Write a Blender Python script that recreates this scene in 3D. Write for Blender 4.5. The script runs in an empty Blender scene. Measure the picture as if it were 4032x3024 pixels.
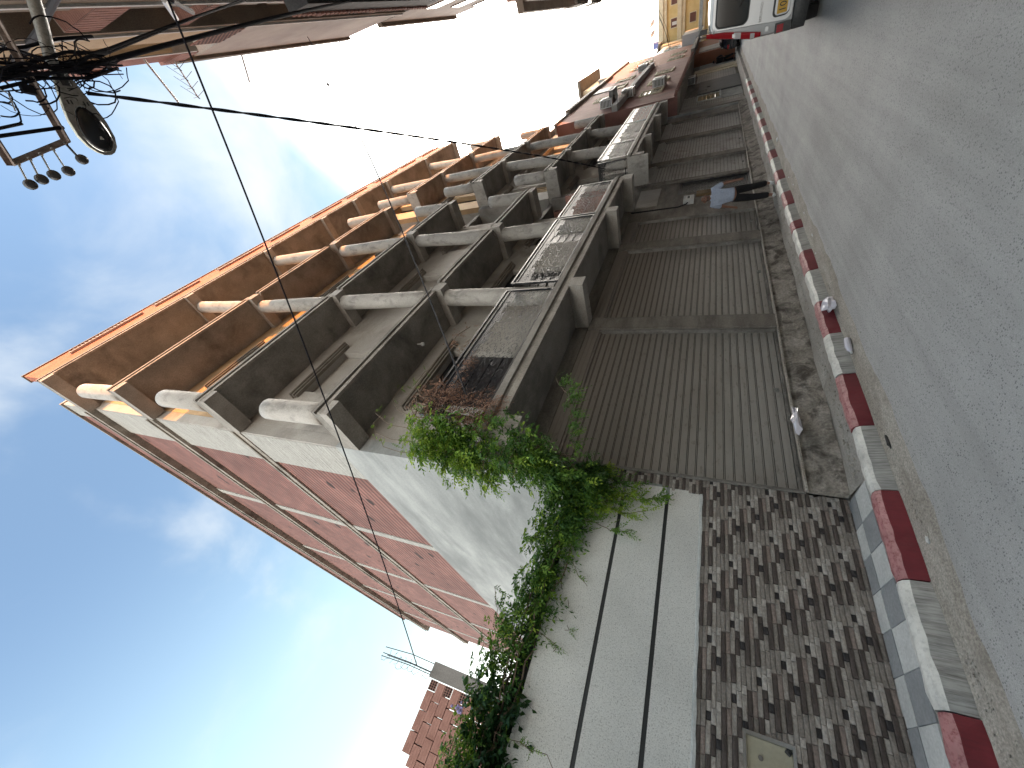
import bpy, bmesh, math, random
import numpy as np
from mathutils import Vector, Matrix
R = math.radians
random.seed(7)
rng = np.random.default_rng(7)
scene = bpy.context.scene
col = scene.collection

# ------------------------------------------------------------------ camera
def set_camera():
    yaw, pitch, roll = R(43.095), R(22.987), R(-4.0047)
    f = Vector((math.sin(yaw)*math.cos(pitch), math.cos(yaw)*math.cos(pitch), math.sin(pitch)))
    r = Vector((math.cos(yaw), -math.sin(yaw), 0)); d = f.cross(r)
    c, s = math.cos(roll), math.sin(roll)
    right, down = c*r + s*d, -s*r + c*d
    # the phone was held upright and the picture file is turned a quarter: picture right = down, picture up = right
    X, Y, Z = down, right, -f
    cam = bpy.data.cameras.new('camera'); o = bpy.data.objects.new('camera', cam); col.objects.link(o)
    o.matrix_world = Matrix(((X.x, Y.x, Z.x, 0), (X.y, Y.y, Z.y, 0), (X.z, Y.z, Z.z, 1.75), (0, 0, 0, 1)))
    cam.sensor_fit = 'HORIZONTAL'; cam.sensor_width = 36; cam.lens = 1436.2*36/4032
    cam.shift_x = -86.81/4032; cam.shift_y = 69.7/4032
    cam.clip_start = .02; cam.clip_end = 3000
    scene.camera = o
set_camera()

# ------------------------------------------------------------------ light
SUN_AZ = R(-65)          # angle from the street's direction (+X) towards the far side of the street (-Y)
SUN_EL = R(20.0)
sdir = Vector((math.cos(SUN_AZ)*math.cos(SUN_EL), math.sin(SUN_AZ)*math.cos(SUN_EL), math.sin(SUN_EL)))
sl = bpy.data.lights.new('sun', 'SUN'); so = bpy.data.objects.new('sun', sl); col.objects.link(so)
sl.energy = 2.1; sl.angle = R(.6); sl.color = (1.0, .38, .09)
so.rotation_euler = sdir.to_track_quat('Z', 'Y').to_euler(); so.location = (0, 0, 40)
w = bpy.data.worlds.new('World'); scene.world = w; w.use_nodes = True
def build_sky():
    nt = w.node_tree; N = nt.nodes; L = nt.links; N.clear()
    out = N.new('ShaderNodeOutputWorld'); bg = N.new('ShaderNodeBackground')
    sky = N.new('ShaderNodeTexSky'); sky.sky_type = 'NISHITA'; sky.sun_disc = False
    sky.sun_elevation = SUN_EL; sky.sun_rotation = math.atan2(sdir.x, sdir.y); sky.altitude = 100
    sky.air_density = 1.0; sky.dust_density = .6; sky.ozone_density = 2.0
    tc = N.new('ShaderNodeTexCoord'); sep = N.new('ShaderNodeSeparateXYZ'); L.new(tc.outputs['Generated'], sep.inputs[0])
    # cloud layer: direction projected on a flat ceiling
    zc = N.new('ShaderNodeMath'); zc.operation = 'MAXIMUM'; zc.inputs[1].default_value = .06; L.new(sep.outputs['Z'], zc.inputs[0])
    za = N.new('ShaderNodeMath'); za.operation = 'ADD'; za.inputs[1].default_value = .25; L.new(zc.outputs[0], za.inputs[0])
    dv = N.new('ShaderNodeVectorMath'); dv.operation = 'DIVIDE'
    cb = N.new('ShaderNodeCombineXYZ')
    for i in range(3): L.new(za.outputs[0], cb.inputs[i])
    L.new(tc.outputs['Generated'], dv.inputs[0]); L.new(cb.outputs[0], dv.inputs[1])
    n1 = N.new('ShaderNodeTexNoise'); n1.inputs['Scale'].default_value = 3.1; n1.inputs['Detail'].default_value = 7; n1.inputs['Roughness'].default_value = .52
    n1.inputs['Distortion'].default_value = .35
    mp = N.new('ShaderNodeMapping'); mp.inputs['Location'].default_value = (3.1, 1.7, .4); mp.inputs['Scale'].default_value = (1, 1, .2)
    L.new(dv.outputs[0], mp.inputs[0]); L.new(mp.outputs[0], n1.inputs['Vector'])
    # thin bright veil towards the sunny end of the street
    gl = N.new('ShaderNodeVectorMath'); gl.operation = 'DOT_PRODUCT'; gl.inputs[1].default_value = (.940, -.220, .26); L.new(tc.outputs['Generated'], gl.inputs[0])
    gm = N.new('ShaderNodeMapRange'); gm.interpolation_type = 'SMOOTHSTEP'; gm.inputs[1].default_value = .80; gm.inputs[2].default_value = .99; L.new(gl.outputs['Value'], gm.inputs[0])
    mr = N.new('ShaderNodeMapRange'); mr.inputs[1].default_value = .10; mr.inputs[2].default_value = .92; mr.inputs[3].default_value = -.05; mr.inputs[4].default_value = .13; L.new(gl.outputs['Value'], mr.inputs[0])
    ad = N.new('ShaderNodeMath'); ad.operation = 'ADD'; L.new(n1.outputs['Fac'], ad.inputs[0]); L.new(mr.outputs[0], ad.inputs[1])
    cr = N.new('ShaderNodeValToRGB'); cr.color_ramp.elements[0].position = .44; cr.color_ramp.elements[1].position = .78
    cr.color_ramp.interpolation = 'EASE'; L.new(ad.outputs[0], cr.inputs[0])
    # whitish haze that thickens towards the horizon
    hz = N.new('ShaderNodeMapRange'); hz.interpolation_type = 'SMOOTHSTEP'; hz.inputs[1].default_value = .94; hz.inputs[2].default_value = .44; hz.inputs[3].default_value = 0; hz.inputs[4].default_value = 1; L.new(sep.outputs['Z'], hz.inputs[0])
    def mixc(a, b, f):
        m = N.new('ShaderNodeMix'); m.data_type = 'RGBA'
        for sock, val in ((m.inputs[6], a), (m.inputs[7], b), (m.inputs[0], f)):
            if isinstance(val, tuple): sock.default_value = val
            else: L.new(val, sock)
        return m.outputs[2]
    gain = N.new('ShaderNodeMix'); gain.data_type = 'RGBA'; gain.blend_type = 'MULTIPLY'; gain.inputs[0].default_value = 1
    gain.inputs[7].default_value = SKY_GAIN; L.new(sky.outputs[0], gain.inputs[6])
    lo = N.new('ShaderNodeMapRange'); lo.interpolation_type = 'SMOOTHSTEP'; lo.inputs[1].default_value = .58; lo.inputs[2].default_value = .05; L.new(sep.outputs['Z'], lo.inputs[0])
    hazy = mixc(gain.outputs[2], mixc(mixc(HAZE, HAZE_LOW, lo.outputs[0]), VEIL, gm.outputs[0]), hz.outputs[0])
    mx = N.new('ShaderNodeMix'); mx.data_type = 'RGBA'; L.new(cr.outputs[0], mx.inputs[0]); L.new(hazy, mx.inputs[6]); L.new(mixc(CLOUD, VEIL, gm.outputs[0]), mx.inputs[7])
    L.new(mx.outputs[2], bg.inputs[0]); bg.inputs[1].default_value = SKY_STRENGTH
    L.new(bg.outputs[0], out.inputs[0])
SKY_GAIN = (1.02, .94, .80, 1); CLOUD = (1.75, 1.85, 1.9, 1); HAZE = (1.55, 2.1, 2.15, 1); HAZE_LOW = (10.5, 10.0, 9.2, 1); VEIL = (42, 39, 35, 1); SKY_STRENGTH = .12
build_sky()
scene.view_settings.view_transform = 'Standard'; scene.view_settings.look = 'None'
scene.view_settings.gamma = 1; scene.view_settings.use_curve_mapping = False
scene.view_settings.exposure = 2.3

# ------------------------------------------------------------------ helpers
class MB:
    def __init__(s): s.v = []; s.f = []; s.m = []
    def add(s, vs, fs, m=0):
        b = len(s.v); s.v += [tuple(v) for v in vs]; s.f += [tuple(b+i for i in f) for f in fs]; s.m += [m]*len(fs); return s
    def box(s, x0, x1, y0, y1, z0, z1, m=0):
        return s.add([(x0,y0,z0),(x1,y0,z0),(x1,y1,z0),(x0,y1,z0),(x0,y0,z1),(x1,y0,z1),(x1,y1,z1),(x0,y1,z1)],
                     [(3,2,1,0),(4,5,6,7),(0,1,5,4),(1,2,6,5),(2,3,7,6),(3,0,4,7)], m)
    def obox(s, M, sx, sy, sz, m=0):
        c = [M @ Vector((x*sx, y*sy, z*sz)) for z in (-.5,.5) for x, y in ((-.5,-.5),(.5,-.5),(.5,.5),(-.5,.5))]
        return s.add(c, [(3,2,1,0),(4,5,6,7),(0,1,5,4),(1,2,6,5),(2,3,7,6),(3,0,4,7)], m)
    def prism(s, pts, fn, a, b, m=0):
        """closed 2D outline pts swept from a to b; fn(p, q, t) -> xyz"""
        n = len(pts); vs = [fn(p, q, a) for p, q in pts] + [fn(p, q, b) for p, q in pts]
        fs = [(i, (i+1) % n, n+(i+1) % n, n+i) for i in range(n)] + [tuple(range(n))[::-1], tuple(range(n, 2*n))]
        return s.add(vs, fs, m)
    def tube(s, path, r, n=8, cap=True, m=0):
        path = [Vector(p) for p in path]; k = len(path)
        rr = r if isinstance(r, (list, tuple)) else [r]*k
        t0 = (path[1]-path[0]).normalized(); up = Vector((0,0,1)) if abs(t0.z) < .9 else Vector((1,0,0))
        u = t0.cross(up).normalized(); vs = []
        for i in range(k):
            t = (path[min(i+1,k-1)]-path[max(i-1,0)]).normalized()
            u = (u - t*u.dot(t)).normalized(); v = t.cross(u)
            vs += [path[i] + (u*math.cos(a) + v*math.sin(a))*rr[i] for a in (2*math.pi*j/n for j in range(n))]
        fs = [(i*n+j, i*n+(j+1) % n, (i+1)*n+(j+1) % n, (i+1)*n+j) for i in range(k-1) for j in range(n)]
        if cap: fs += [tuple(range(n))[::-1], tuple(range((k-1)*n, k*n))]
        return s.add(vs, fs, m)
    def sphere(s, c, rx, ry=None, rz=None, nu=12, nv=8, m=0):
        ry = ry or rx; rz = rz or rx; vs = [(c[0],c[1],c[2]-rz)]
        for i in range(1, nv):
            a = -math.pi/2 + math.pi*i/nv
            for j in range(nu):
                b = 2*math.pi*j/nu; vs.append((c[0]+rx*math.cos(a)*math.cos(b), c[1]+ry*math.cos(a)*math.sin(b), c[2]+rz*math.sin(a)))
        vs.append((c[0],c[1],c[2]+rz)); fs = [(0, 1+(j+1) % nu, 1+j) for j in range(nu)]
        for i in range(nv-2):
            for j in range(nu):
                a = 1+i*nu+j; b = 1+i*nu+(j+1) % nu; fs.append((a, b, b+nu, a+nu))
        l = len(vs)-1; o = 1+(nv-2)*nu
        fs += [(o+j, o+(j+1) % nu, l) for j in range(nu)]
        return s.add(vs, fs, m)
    def mesh(s, name, mats, smooth=False):
        me = bpy.data.meshes.new(name); me.from_pydata(s.v, [], s.f)
        for mt in (mats if isinstance(mats, (list, tuple)) else [mats]): me.materials.append(mt)
        if any(s.m): me.polygons.foreach_set('material_index', s.m)
        if smooth: me.polygons.foreach_set('use_smooth', [True]*len(s.f))
        me.update(); return me
    def build(s, name, mats, parent=None, smooth=False):
        return link(name, s.mesh(name, mats, smooth), parent)
def each(mb, name, mats, parent=None, smooth=False):
    """one object for every separate piece in the builder"""
    p = list(range(len(mb.v)))
    def root(i):
        while p[i] != i: p[i] = p[p[i]]; i = p[i]
        return i
    for f in mb.f:
        for i in f[1:]: p[root(i)] = root(f[0])
    grp = {}
    for f, m in zip(mb.f, mb.m): grp.setdefault(root(f[0]), []).append((f, m))
    out = []
    for fs in grp.values():
        ids = sorted({i for f, _ in fs for i in f}); k = {i: n for n, i in enumerate(ids)}
        q = type(mb)(); q.v = [mb.v[i] for i in ids]; q.f = [tuple(k[i] for i in f) for f, _ in fs]; q.m = [m for _, m in fs]
        out.append(q.build(name, mats, parent, smooth))
    return out
def link(name, me, parent=None, loc=None):
    o = bpy.data.objects.new(name, me); col.objects.link(o)
    if parent is not None: attach(o, parent)
    if loc is not None: o.location = loc
    return o
def rootloc(p):
    v = Vector((0,0,0))
    while p is not None:
        v = v + (p.matrix_parent_inverse.to_translation() if p.parent else Vector((0,0,0))) + p.location; p = p.parent
    return v
def attach(o, parent):
    """parts keep their vertices in world coordinates"""
    o.parent = parent; o.matrix_parent_inverse = Matrix.Translation(-rootloc(parent))
def tag(o, label=None, cat=None, group=None, kind=None):
    for k, v in (('label', label), ('category', cat), ('group', group), ('kind', kind)):
        if v: o[k] = v
    return o
def thing(name, label, cat, loc=(0,0,0), group=None):
    o = bpy.data.objects.new(name, None); col.objects.link(o); o.location = loc; o.empty_display_size = .1
    return tag(o, label, cat, group)
def struct(name, mb, mats, parent=None):
    o = mb.build(name, mats, parent)
    return o if parent else tag(o, kind='structure')
def dup(root, delta, label=None):
    r = root.copy(); col.objects.link(r); r.location = root.location + Vector(delta)
    if label: r['label'] = label
    for ch in [c for c in bpy.data.objects if c.parent == root]:
        c = ch.copy(); col.objects.link(c); c.parent = r
        for g in [g for g in bpy.data.objects if g.parent == ch]:
            d = g.copy(); col.objects.link(d); d.parent = c
    return r
def bez(p0, p1, sag, n=24):
    p0, p1 = Vector(p0), Vector(p1)
    return [p0.lerp(p1, i/n) - Vector((0,0,sag*4*(i/n)*(1-i/n))) for i in range(n+1)]

# ------------------------------------------------------------------ materials
def nmat(name):
    m = bpy.data.materials.new(name); m.use_nodes = True
    nt = m.node_tree; return m, nt, nt.nodes, nt.links, nt.nodes['Principled BSDF']
def noise(N, L, vec, scale, detail=6, rough=.6, dist=0):
    n = N.new('ShaderNodeTexNoise'); n.inputs['Scale'].default_value = scale; n.inputs['Detail'].default_value = detail
    n.inputs['Roughness'].default_value = rough; n.inputs['Distortion'].default_value = dist; L.new(vec, n.inputs['Vector']); return n.outputs['Fac']
def mapped(N, L, sc, loc=(0,0,0)):
    g = N.new('ShaderNodeNewGeometry'); mp = N.new('ShaderNodeMapping'); mp.inputs['Scale'].default_value = sc; mp.inputs['Location'].default_value = loc
    L.new(g.outputs['Position'], mp.inputs[0]); return mp.outputs[0]
def ramp(N, L, fac, stops, interp='LINEAR'):
    r = N.new('ShaderNodeValToRGB'); L.new(fac, r.inputs[0]); e = r.color_ramp.elements; r.color_ramp.interpolation = interp
    while len(e) < len(stops): e.new(.5)
    for i, (p, c) in enumerate(stops):
        e[i].position = p; e[i].color = (c if hasattr(c, '__len__') else (c,c,c)) + ((1,) if not hasattr(c, '__len__') or len(c) == 3 else ())
    return r.outputs[0]
def mix(N, L, a, b, fac, mode='MIX'):
    m = N.new('ShaderNodeMix'); m.data_type = 'RGBA'; m.blend_type = mode
    for sock, val in ((m.inputs[0], fac), (m.inputs[6], a), (m.inputs[7], b)):
        if hasattr(val, 'is_linked'): L.new(val, sock)
        elif hasattr(val, '__len__'): sock.default_value = tuple(val) + ((1,) if len(val) == 3 else ())
        else: sock.default_value = val
    return m.outputs[2]
def bump(N, L, bsdf, h, strength=.3, dist=.01):
    b = N.new('ShaderNodeBump'); b.inputs['Strength'].default_value = strength; b.inputs['Distance'].default_value = dist
    L.new(h, b.inputs['Height']); L.new(b.outputs[0], bsdf.inputs['Normal'])
def surf(name, c1, c2, scale=1.2, stretch=(1,1,1), fine=35, fine_amt=.35, rough=.85, metal=0, bs=.35, bd=.006, stain=None, stain_scale=.7, stain_stretch=(1,1,1), stain_lo=.52, stain_hi=.7, spec=.4, lo=.35, hi=.68):
    m, nt, N, L, P = nmat(name)
    v = mapped(N, L, stretch); a = noise(N, L, v, scale, 8, .62, .2)
    c = ramp(N, L, a, [(lo, c1), (hi, c2)])
    f = noise(N, L, mapped(N, L, (1,1,1)), fine, 4, .65)
    c = mix(N, L, c, ramp(N, L, f, [(.3, 1-fine_amt), (.7, 1+fine_amt*.35)]), 1, 'MULTIPLY')
    if stain:
        s = noise(N, L, mapped(N, L, stain_stretch, (5,3,1)), stain_scale, 9, .66, .4)
        c = mix(N, L, c, stain, ramp(N, L, s, [(stain_lo, 0), (stain_hi, .85)]))
    L.new(c, P.inputs['Base Color']); P.inputs['Roughness'].default_value = rough; P.inputs['Metallic'].default_value = metal
    P.inputs['Specular IOR Level'].default_value = spec
    if bs: bump(N, L, P, f, bs, bd)
    return m
def plain(name, c, rough=.6, metal=0, spec=.5, emit=None):
    m, nt, N, L, P = nmat(name); P.inputs['Base Color'].default_value = tuple(c)+(1,); P.inputs['Roughness'].default_value = rough
    P.inputs['Metallic'].default_value = metal; P.inputs['Specular IOR Level'].default_value = spec
    return m
M = {}
M['concrete'] = surf('concrete', (.27,.25,.225), (.40,.38,.345), 1.1, (1,1,.6), 60, .3, stain=(.13,.12,.11), stain_scale=1.1, stain_stretch=(1,1,.35), stain_lo=.56, stain_hi=.8)
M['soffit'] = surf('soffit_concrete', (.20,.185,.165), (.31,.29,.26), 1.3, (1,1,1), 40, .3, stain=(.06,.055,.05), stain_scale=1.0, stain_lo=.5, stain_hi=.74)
M['beam'] = surf('beam_concrete', (.26,.24,.215), (.40,.375,.34), 2, (1,1,1), 50, .3, stain=(.1,.095,.085), stain_scale=2.2, stain_lo=.6, stain_hi=.8)
M['edge'] = surf('slab_edge_concrete', (.27,.245,.21), (.40,.37,.33), 3, (.5,1,1), 40, .4, stain=(.07,.06,.05), stain_scale=1.6, stain_stretch=(1,1,.5), stain_lo=.5, stain_hi=.7)
M['column'] = surf('column_concrete', (.36,.34,.31), (.50,.475,.44), 2.2, (1,1,.35), 70, .3, stain=(.20,.19,.175), stain_scale=5, stain_stretch=(1,1,.6), stain_lo=.5, stain_hi=.68)
M['plaster_grey'] = surf('grey_plaster', (.215,.228,.228), (.40,.415,.41), 1.1, (1,.38,1.3), 30, .14, stain=(.185,.195,.195), stain_scale=.7, stain_stretch=(1,.35,1.6), stain_lo=.5, stain_hi=.66, bs=.15)
M['wall_back'] = surf('balcony_wall_plaster', (.30,.285,.26), (.42,.40,.37), .8, (1,1,1), 45, .18, stain=(.19,.175,.155), stain_scale=.9, bs=.2)
M['white_stipple'] = None
def board_mat():
    m, nt, N, L, P = nmat('board_marked_concrete')
    g = mapped(N, L, (1,1,1)); a = noise(N, L, mapped(N, L, (3,1.1,9)), 2.2, 7, .6)
    c = ramp(N, L, a, [(.3,(.27,.265,.245)),(.7,(.44,.435,.405))])
    wv = N.new('ShaderNodeTexWave'); wv.bands_direction = 'Z'; wv.inputs['Scale'].default_value = 3.2; wv.inputs['Distortion'].default_value = 1.2; wv.inputs['Detail'].default_value = 3
    L.new(mapped(N, L, (0,.25,1)), wv.inputs['Vector'])
    ln = ramp(N, L, wv.outputs['Fac'], [(0,.35),(.12,1)]); c = mix(N, L, c, ln, .42, 'MULTIPLY')
    sp = noise(N, L, mapped(N, L, (1,1,2.2)), 22, 3, .7); c = mix(N, L, c, ramp(N, L, sp, [(.33,.35),(.45,1)]), .7, 'MULTIPLY')
    L.new(c, P.inputs['Base Color']); P.inputs['Roughness'].default_value = .9; bump(N, L, P, wv.outputs['Fac'], .22, .008); return m
M['board'] = board_mat()
def hollow_brick_mat():
    m, nt, N, L, P = nmat('hollow_brick_courses')
    br = N.new('ShaderNodeTexBrick'); br.inputs['Scale'].default_value = 1; br.inputs['Brick Width'].default_value = .31; br.inputs['Row Height'].default_value = .205
    br.inputs['Mortar Size'].default_value = .011; br.inputs['Bias'].default_value = -.1
    br.inputs['Color1'].default_value = (.185,.083,.070,1); br.inputs['Color2'].default_value = (.245,.115,.096,1); br.inputs['Mortar'].default_value = (.17,.10,.088,1)
    g = N.new('ShaderNodeNewGeometry'); sp = N.new('ShaderNodeSeparateXYZ'); cb = N.new('ShaderNodeCombineXYZ')
    L.new(g.outputs['Position'], sp.inputs[0])
    s = N.new('ShaderNodeMath'); s.operation = 'ADD'; L.new(sp.outputs['X'], s.inputs[0]); L.new(sp.outputs['Y'], s.inputs[1])
    L.new(s.outputs[0], cb.inputs[0]); L.new(sp.outputs['Z'], cb.inputs[1]); L.new(cb.outputs[0], br.inputs['Vector'])
    c = mix(N, L, br.outputs['Color'], ramp(N, L, noise(N, L, mapped(N, L, (1,.4,1)), 1.4, 8, .6), [(.3,.72),(.7,1.15)]), 1, 'MULTIPLY')
    wv = N.new('ShaderNodeTexWave'); wv.bands_direction = 'Z'; wv.inputs['Scale'].default_value = 2.30; wv.inputs['Distortion'].default_value = .15; wv.inputs['Detail'].default_value = 1
    L.new(g.outputs['Position'], wv.inputs['Vector'])
    c = mix(N, L, c, ramp(N, L, wv.outputs['Fac'], [(0,.38),(.25,.95),(.7,1.0),(1,1.3)]), .95, 'MULTIPLY')
    vo = N.new('ShaderNodeTexVoronoi'); vo.inputs['Scale'].default_value = 1; vo.inputs['Randomness'].default_value = 1
    L.new(mapped(N, L, (.1,.95,1.9)), vo.inputs['Vector'])
    c = mix(N, L, (.035,.02,.018), c, ramp(N, L, vo.outputs['Distance'], [(.13,0),(.17,1)]))
    L.new(c, P.inputs['Base Color']); P.inputs['Roughness'].default_value = .9
    bump(N, L, P, wv.outputs['Fac'], .5, .01); return m
M['hollow_brick'] = hollow_brick_mat()
M['brick_red'] = surf('terracotta_block', (.30,.155,.125), (.40,.22,.18), 4, (1,1,1), 60, .25)
M['brick_orange'] = surf('terracotta_parapet', (.33,.105,.06), (.44,.155,.085), 2, (.4,1,1), 50, .3, stain=(.30,.20,.12), stain_scale=.8, stain_lo=.6, stain_hi=.75)
M['dark_hole'] = plain('brick_hole', (.02,.013,.011), .95)
M['mortar'] = surf('mortar', (.34,.31,.28), (.46,.43,.39), 5, fine=60)
M['moulding'] = surf('door_hood_plaster', (.16,.14,.12), (.25,.225,.195), 3, fine=60, fine_amt=.25)
M['sill_orange'] = surf('warm_plaster', (.36,.25,.15), (.46,.33,.20), 1.5)
M['ochre'] = surf('ochre_upper_plaster', (.38,.255,.14), (.50,.35,.205), .9, (1,1,1), 45, .2, stain=(.27,.19,.12), stain_scale=.8, bs=.2)  # ochre base colour for the upper storey walls only
M['black_metal'] = plain('black_gloss_paint', (.012,.013,.016), .32, 0, .6)
def sheet_mat():
    m, nt, N, L, P = nmat('black_lacquered_sheet'); P.inputs['Base Color'].default_value = (.012,.014,.019,1); P.inputs['Metallic'].default_value = .0
    a = noise(N, L, mapped(N, L, (1,1,1)), 3, 5, .5); L.new(ramp(N, L, a, [(.3,.30),(.7,.46)]), P.inputs['Roughness'])
    P.inputs['Specular IOR Level'].default_value = .22; return m
M['sheet'] = sheet_mat()
def sheet_pale():  # paler mottled base colour on the farther railing sheets
    m, nt, N, L, P = nmat('mottled_lacquered_sheet'); a = noise(N, L, mapped(N, L, (1,1,2)), 9, 6, .6)
    L.new(ramp(N, L, a, [(.35,(.03,.032,.036)),(.65,(.12,.125,.13))]), P.inputs['Base Color']); P.inputs['Metallic'].default_value = .1; P.inputs['Roughness'].default_value = .32; return m
M['sheet_pale'] = sheet_pale()
def shutter_mat():
    m, nt, N, L, P = nmat('shutter_slat_steel')
    a = noise(N, L, mapped(N, L, (.35,1,.8), (2,0,1)), 1.3, 8, .6)
    c = ramp(N, L, a, [(.3,(.25,.232,.21)),(.7,(.36,.345,.325))])
    d = noise(N, L, mapped(N, L, (1,1,3)), 7, 7, .7); c = mix(N, L, c, (.075,.055,.04), ramp(N, L, d, [(.56,0),(.75,.7)]))
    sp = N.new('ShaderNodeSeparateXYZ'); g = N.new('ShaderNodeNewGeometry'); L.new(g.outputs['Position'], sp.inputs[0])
    # shade on the upper slats put into the colour, deepening with height
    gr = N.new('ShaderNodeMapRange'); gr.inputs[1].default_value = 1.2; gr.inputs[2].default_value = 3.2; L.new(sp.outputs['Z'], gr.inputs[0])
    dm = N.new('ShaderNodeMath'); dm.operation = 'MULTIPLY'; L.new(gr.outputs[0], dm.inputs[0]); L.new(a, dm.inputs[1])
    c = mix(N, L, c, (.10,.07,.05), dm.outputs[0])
    L.new(c, P.inputs['Base Color']); P.inputs['Roughness'].default_value = .48; P.inputs['Metallic'].default_value = .25
    bump(N, L, P, d, .08, .004); return m
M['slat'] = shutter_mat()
M['rail_dark'] = plain('groove_dark', (.03,.025,.021), .8)  # near-black colour for the grooves between slats
M['slat_pale'] = surf('pale_shutter_steel', (.30,.29,.275), (.42,.41,.39), 1.2, (.4,1,1), 20, .2, rough=.5, stain=(.17,.14,.12), stain_scale=2.2)
M['rail'] = surf('shutter_rail', (.13,.12,.11), (.26,.25,.235), 4, fine=40, rough=.55)
M['sill'] = surf('aluminium_sill', (.30,.27,.23), (.48,.45,.41), 6, (.4,1,1), 40, .5, rough=.5)
M['pillar'] = surf('dirty_pillar_concrete', (.14,.125,.11), (.235,.215,.19), 1.6, (.6,1,2.5), 45, .35, stain=(.06,.052,.045), stain_scale=2.4, stain_stretch=(.5,1,2), stain_lo=.5, stain_hi=.75)
M['dirt'] = surf('dirty_mortar_ramp', (.20,.18,.155), (.36,.33,.295), 3.4, (1,1,1), 34, .45, bs=.7, bd=.02, stain=(.04,.032,.026), stain_scale=3.4, stain_lo=.47, stain_hi=.6)
M['pave'] = surf('worn_screed', (.25,.235,.215), (.36,.345,.32), 1.6, (1,1,1), 45, .35, bs=.5, bd=.006, stain=(.17,.155,.14), stain_scale=2.4, stain_lo=.52, stain_hi=.7)
M['gutter'] = surf('gutter_dust', (.27,.245,.21), (.40,.375,.335), 2.4, (.5,1.4,1), 60, .5, bs=.8, bd=.008, stain=(.16,.145,.125), stain_scale=4.5, stain_lo=.52, stain_hi=.72)
def asphalt():
    m, nt, N, L, P = nmat('worn_asphalt')
    v = mapped(N, L, (1,1,1))
    a = noise(N, L, v, .55, 6, .6, .4); c = ramp(N, L, a, [(.3,(.29,.29,.285)),(.7,(.385,.385,.38))])
    f = noise(N, L, v, 190, 3, .7); c = mix(N, L, c, ramp(N, L, f, [(.3,.66),(.7,1.22)]), 1, 'MULTIPLY')
    vo = N.new('ShaderNodeTexVoronoi'); vo.inputs['Scale'].default_value = 62; L.new(v, vo.inputs['Vector'])
    msk = noise(N, L, v, 5, 3, .6); vr = N.new('ShaderNodeSeparateColor'); L.new(vo.outputs['Color'], vr.inputs[0])
    th = N.new('ShaderNodeMath'); th.operation = 'LESS_THAN'; th.inputs[1].default_value = .42; L.new(vr.outputs[0], th.inputs[0])
    dk = ramp(N, L, vo.outputs['Distance'], [(.28,1),(.42,0)]); dd = N.new('ShaderNodeMath'); dd.operation = 'MULTIPLY'
    L.new(dk, dd.inputs[0]); L.new(th.outputs[0], dd.inputs[1])
    d2 = N.new('ShaderNodeMath'); d2.operation = 'MULTIPLY'; L.new(dd.outputs[0], d2.inputs[0]); L.new(ramp(N, L, msk, [(.3,.25),(.6,.8)]), d2.inputs[1])
    c = mix(N, L, c, (.085,.09,.095), d2.outputs[0])
    lg = noise(N, L, mapped(N, L, (.12,2.2,1)), 1.6, 5, .6); c = mix(N, L, c, ramp(N, L, lg, [(.35,.86),(.6,1.05)]), 1, 'MULTIPLY')
    L.new(c, P.inputs['Base Color']); P.inputs['Roughness'].default_value = .82
    bump(N, L, P, f, .4, .004); return m
M['asphalt'] = asphalt()
def kerb_mat(name, side, top, grime):
    """paint that is thick on the road face and rubbed off the top, with drag marks down the face"""
    m, nt, N, L, P = nmat(name)
    g = N.new('ShaderNodeNewGeometry'); sp = N.new('ShaderNodeSeparateXYZ'); L.new(g.outputs['True Normal'], sp.inputs[0])
    up = ramp(N, L, sp.outputs['Z'], [(.45,0),(.6,1)])
    s = noise(N, L, mapped(N, L, (26,1,1.6)), 2.0, 6, .7); f = noise(N, L, mapped(N, L, (1,1,1)), 28, 6, .7)
    cs = mix(N, L, side, grime, ramp(N, L, s, [(.44,0),(.68,.85)])); ct = mix(N, L, top, side, ramp(N, L, f, [(.48,0),(.66,.8)]))
    c = mix(N, L, cs, ct, up); c = mix(N, L, c, ramp(N, L, noise(N, L, mapped(N, L, (1,1,1)), 5, 6, .6), [(.3,.75),(.7,1.12)]), 1, 'MULTIPLY')
    L.new(c, P.inputs['Base Color']); P.inputs['Roughness'].default_value = .6; bump(N, L, P, f, .35, .006); return m
M['kerb_red'] = kerb_mat('red_kerb_paint', (.165,.016,.025), (.38,.18,.18), (.13,.014,.022))
M['kerb_white'] = kerb_mat('white_kerb_paint', (.40,.40,.385), (.60,.595,.56), (.115,.11,.10))
def stipple():
    m, nt, N, L, P = nmat('white_stippled_render'); v = mapped(N, L, (1,1,1))
    f = noise(N, L, v, 95, 4, .75); c = ramp(N, L, f, [(.32,(.20,.195,.185)),(.45,(.60,.595,.575)),(.7,(.72,.715,.69))])
    c = mix(N, L, c, ramp(N, L, noise(N, L, v, 1.2, 5, .6), [(.3,.88),(.7,1.06)]), 1, 'MULTIPLY')
    L.new(c, P.inputs['Base Color']); P.inputs['Roughness'].default_value = .9; bump(N, L, P, f, .6, .006); return m
M['white_stipple'] = stipple()
STONE = []
for i, (a, b) in enumerate([((.20,.175,.155),(.31,.28,.255)), ((.27,.24,.215),(.42,.385,.35)), ((.14,.112,.10),(.22,.18,.165)), ((.06,.047,.042),(.10,.08,.073)), ((.022,.019,.021),(.04,.036,.038)), ((.34,.31,.285),(.50,.465,.435)), ((.21,.165,.145),(.31,.25,.225))]):
    STONE.append(surf('split_stone_face_%s' % 'abcdefg'[i], a, b, 9, (1,1,2.2), 55, .4, rough=.6, bs=.5, bd=.006, spec=.45))
M['tile_grey'] = surf('grey_pavement_tile', (.215,.225,.235), (.28,.29,.30), 4, fine=40, fine_amt=.2, rough=.7, bs=.15)
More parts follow.
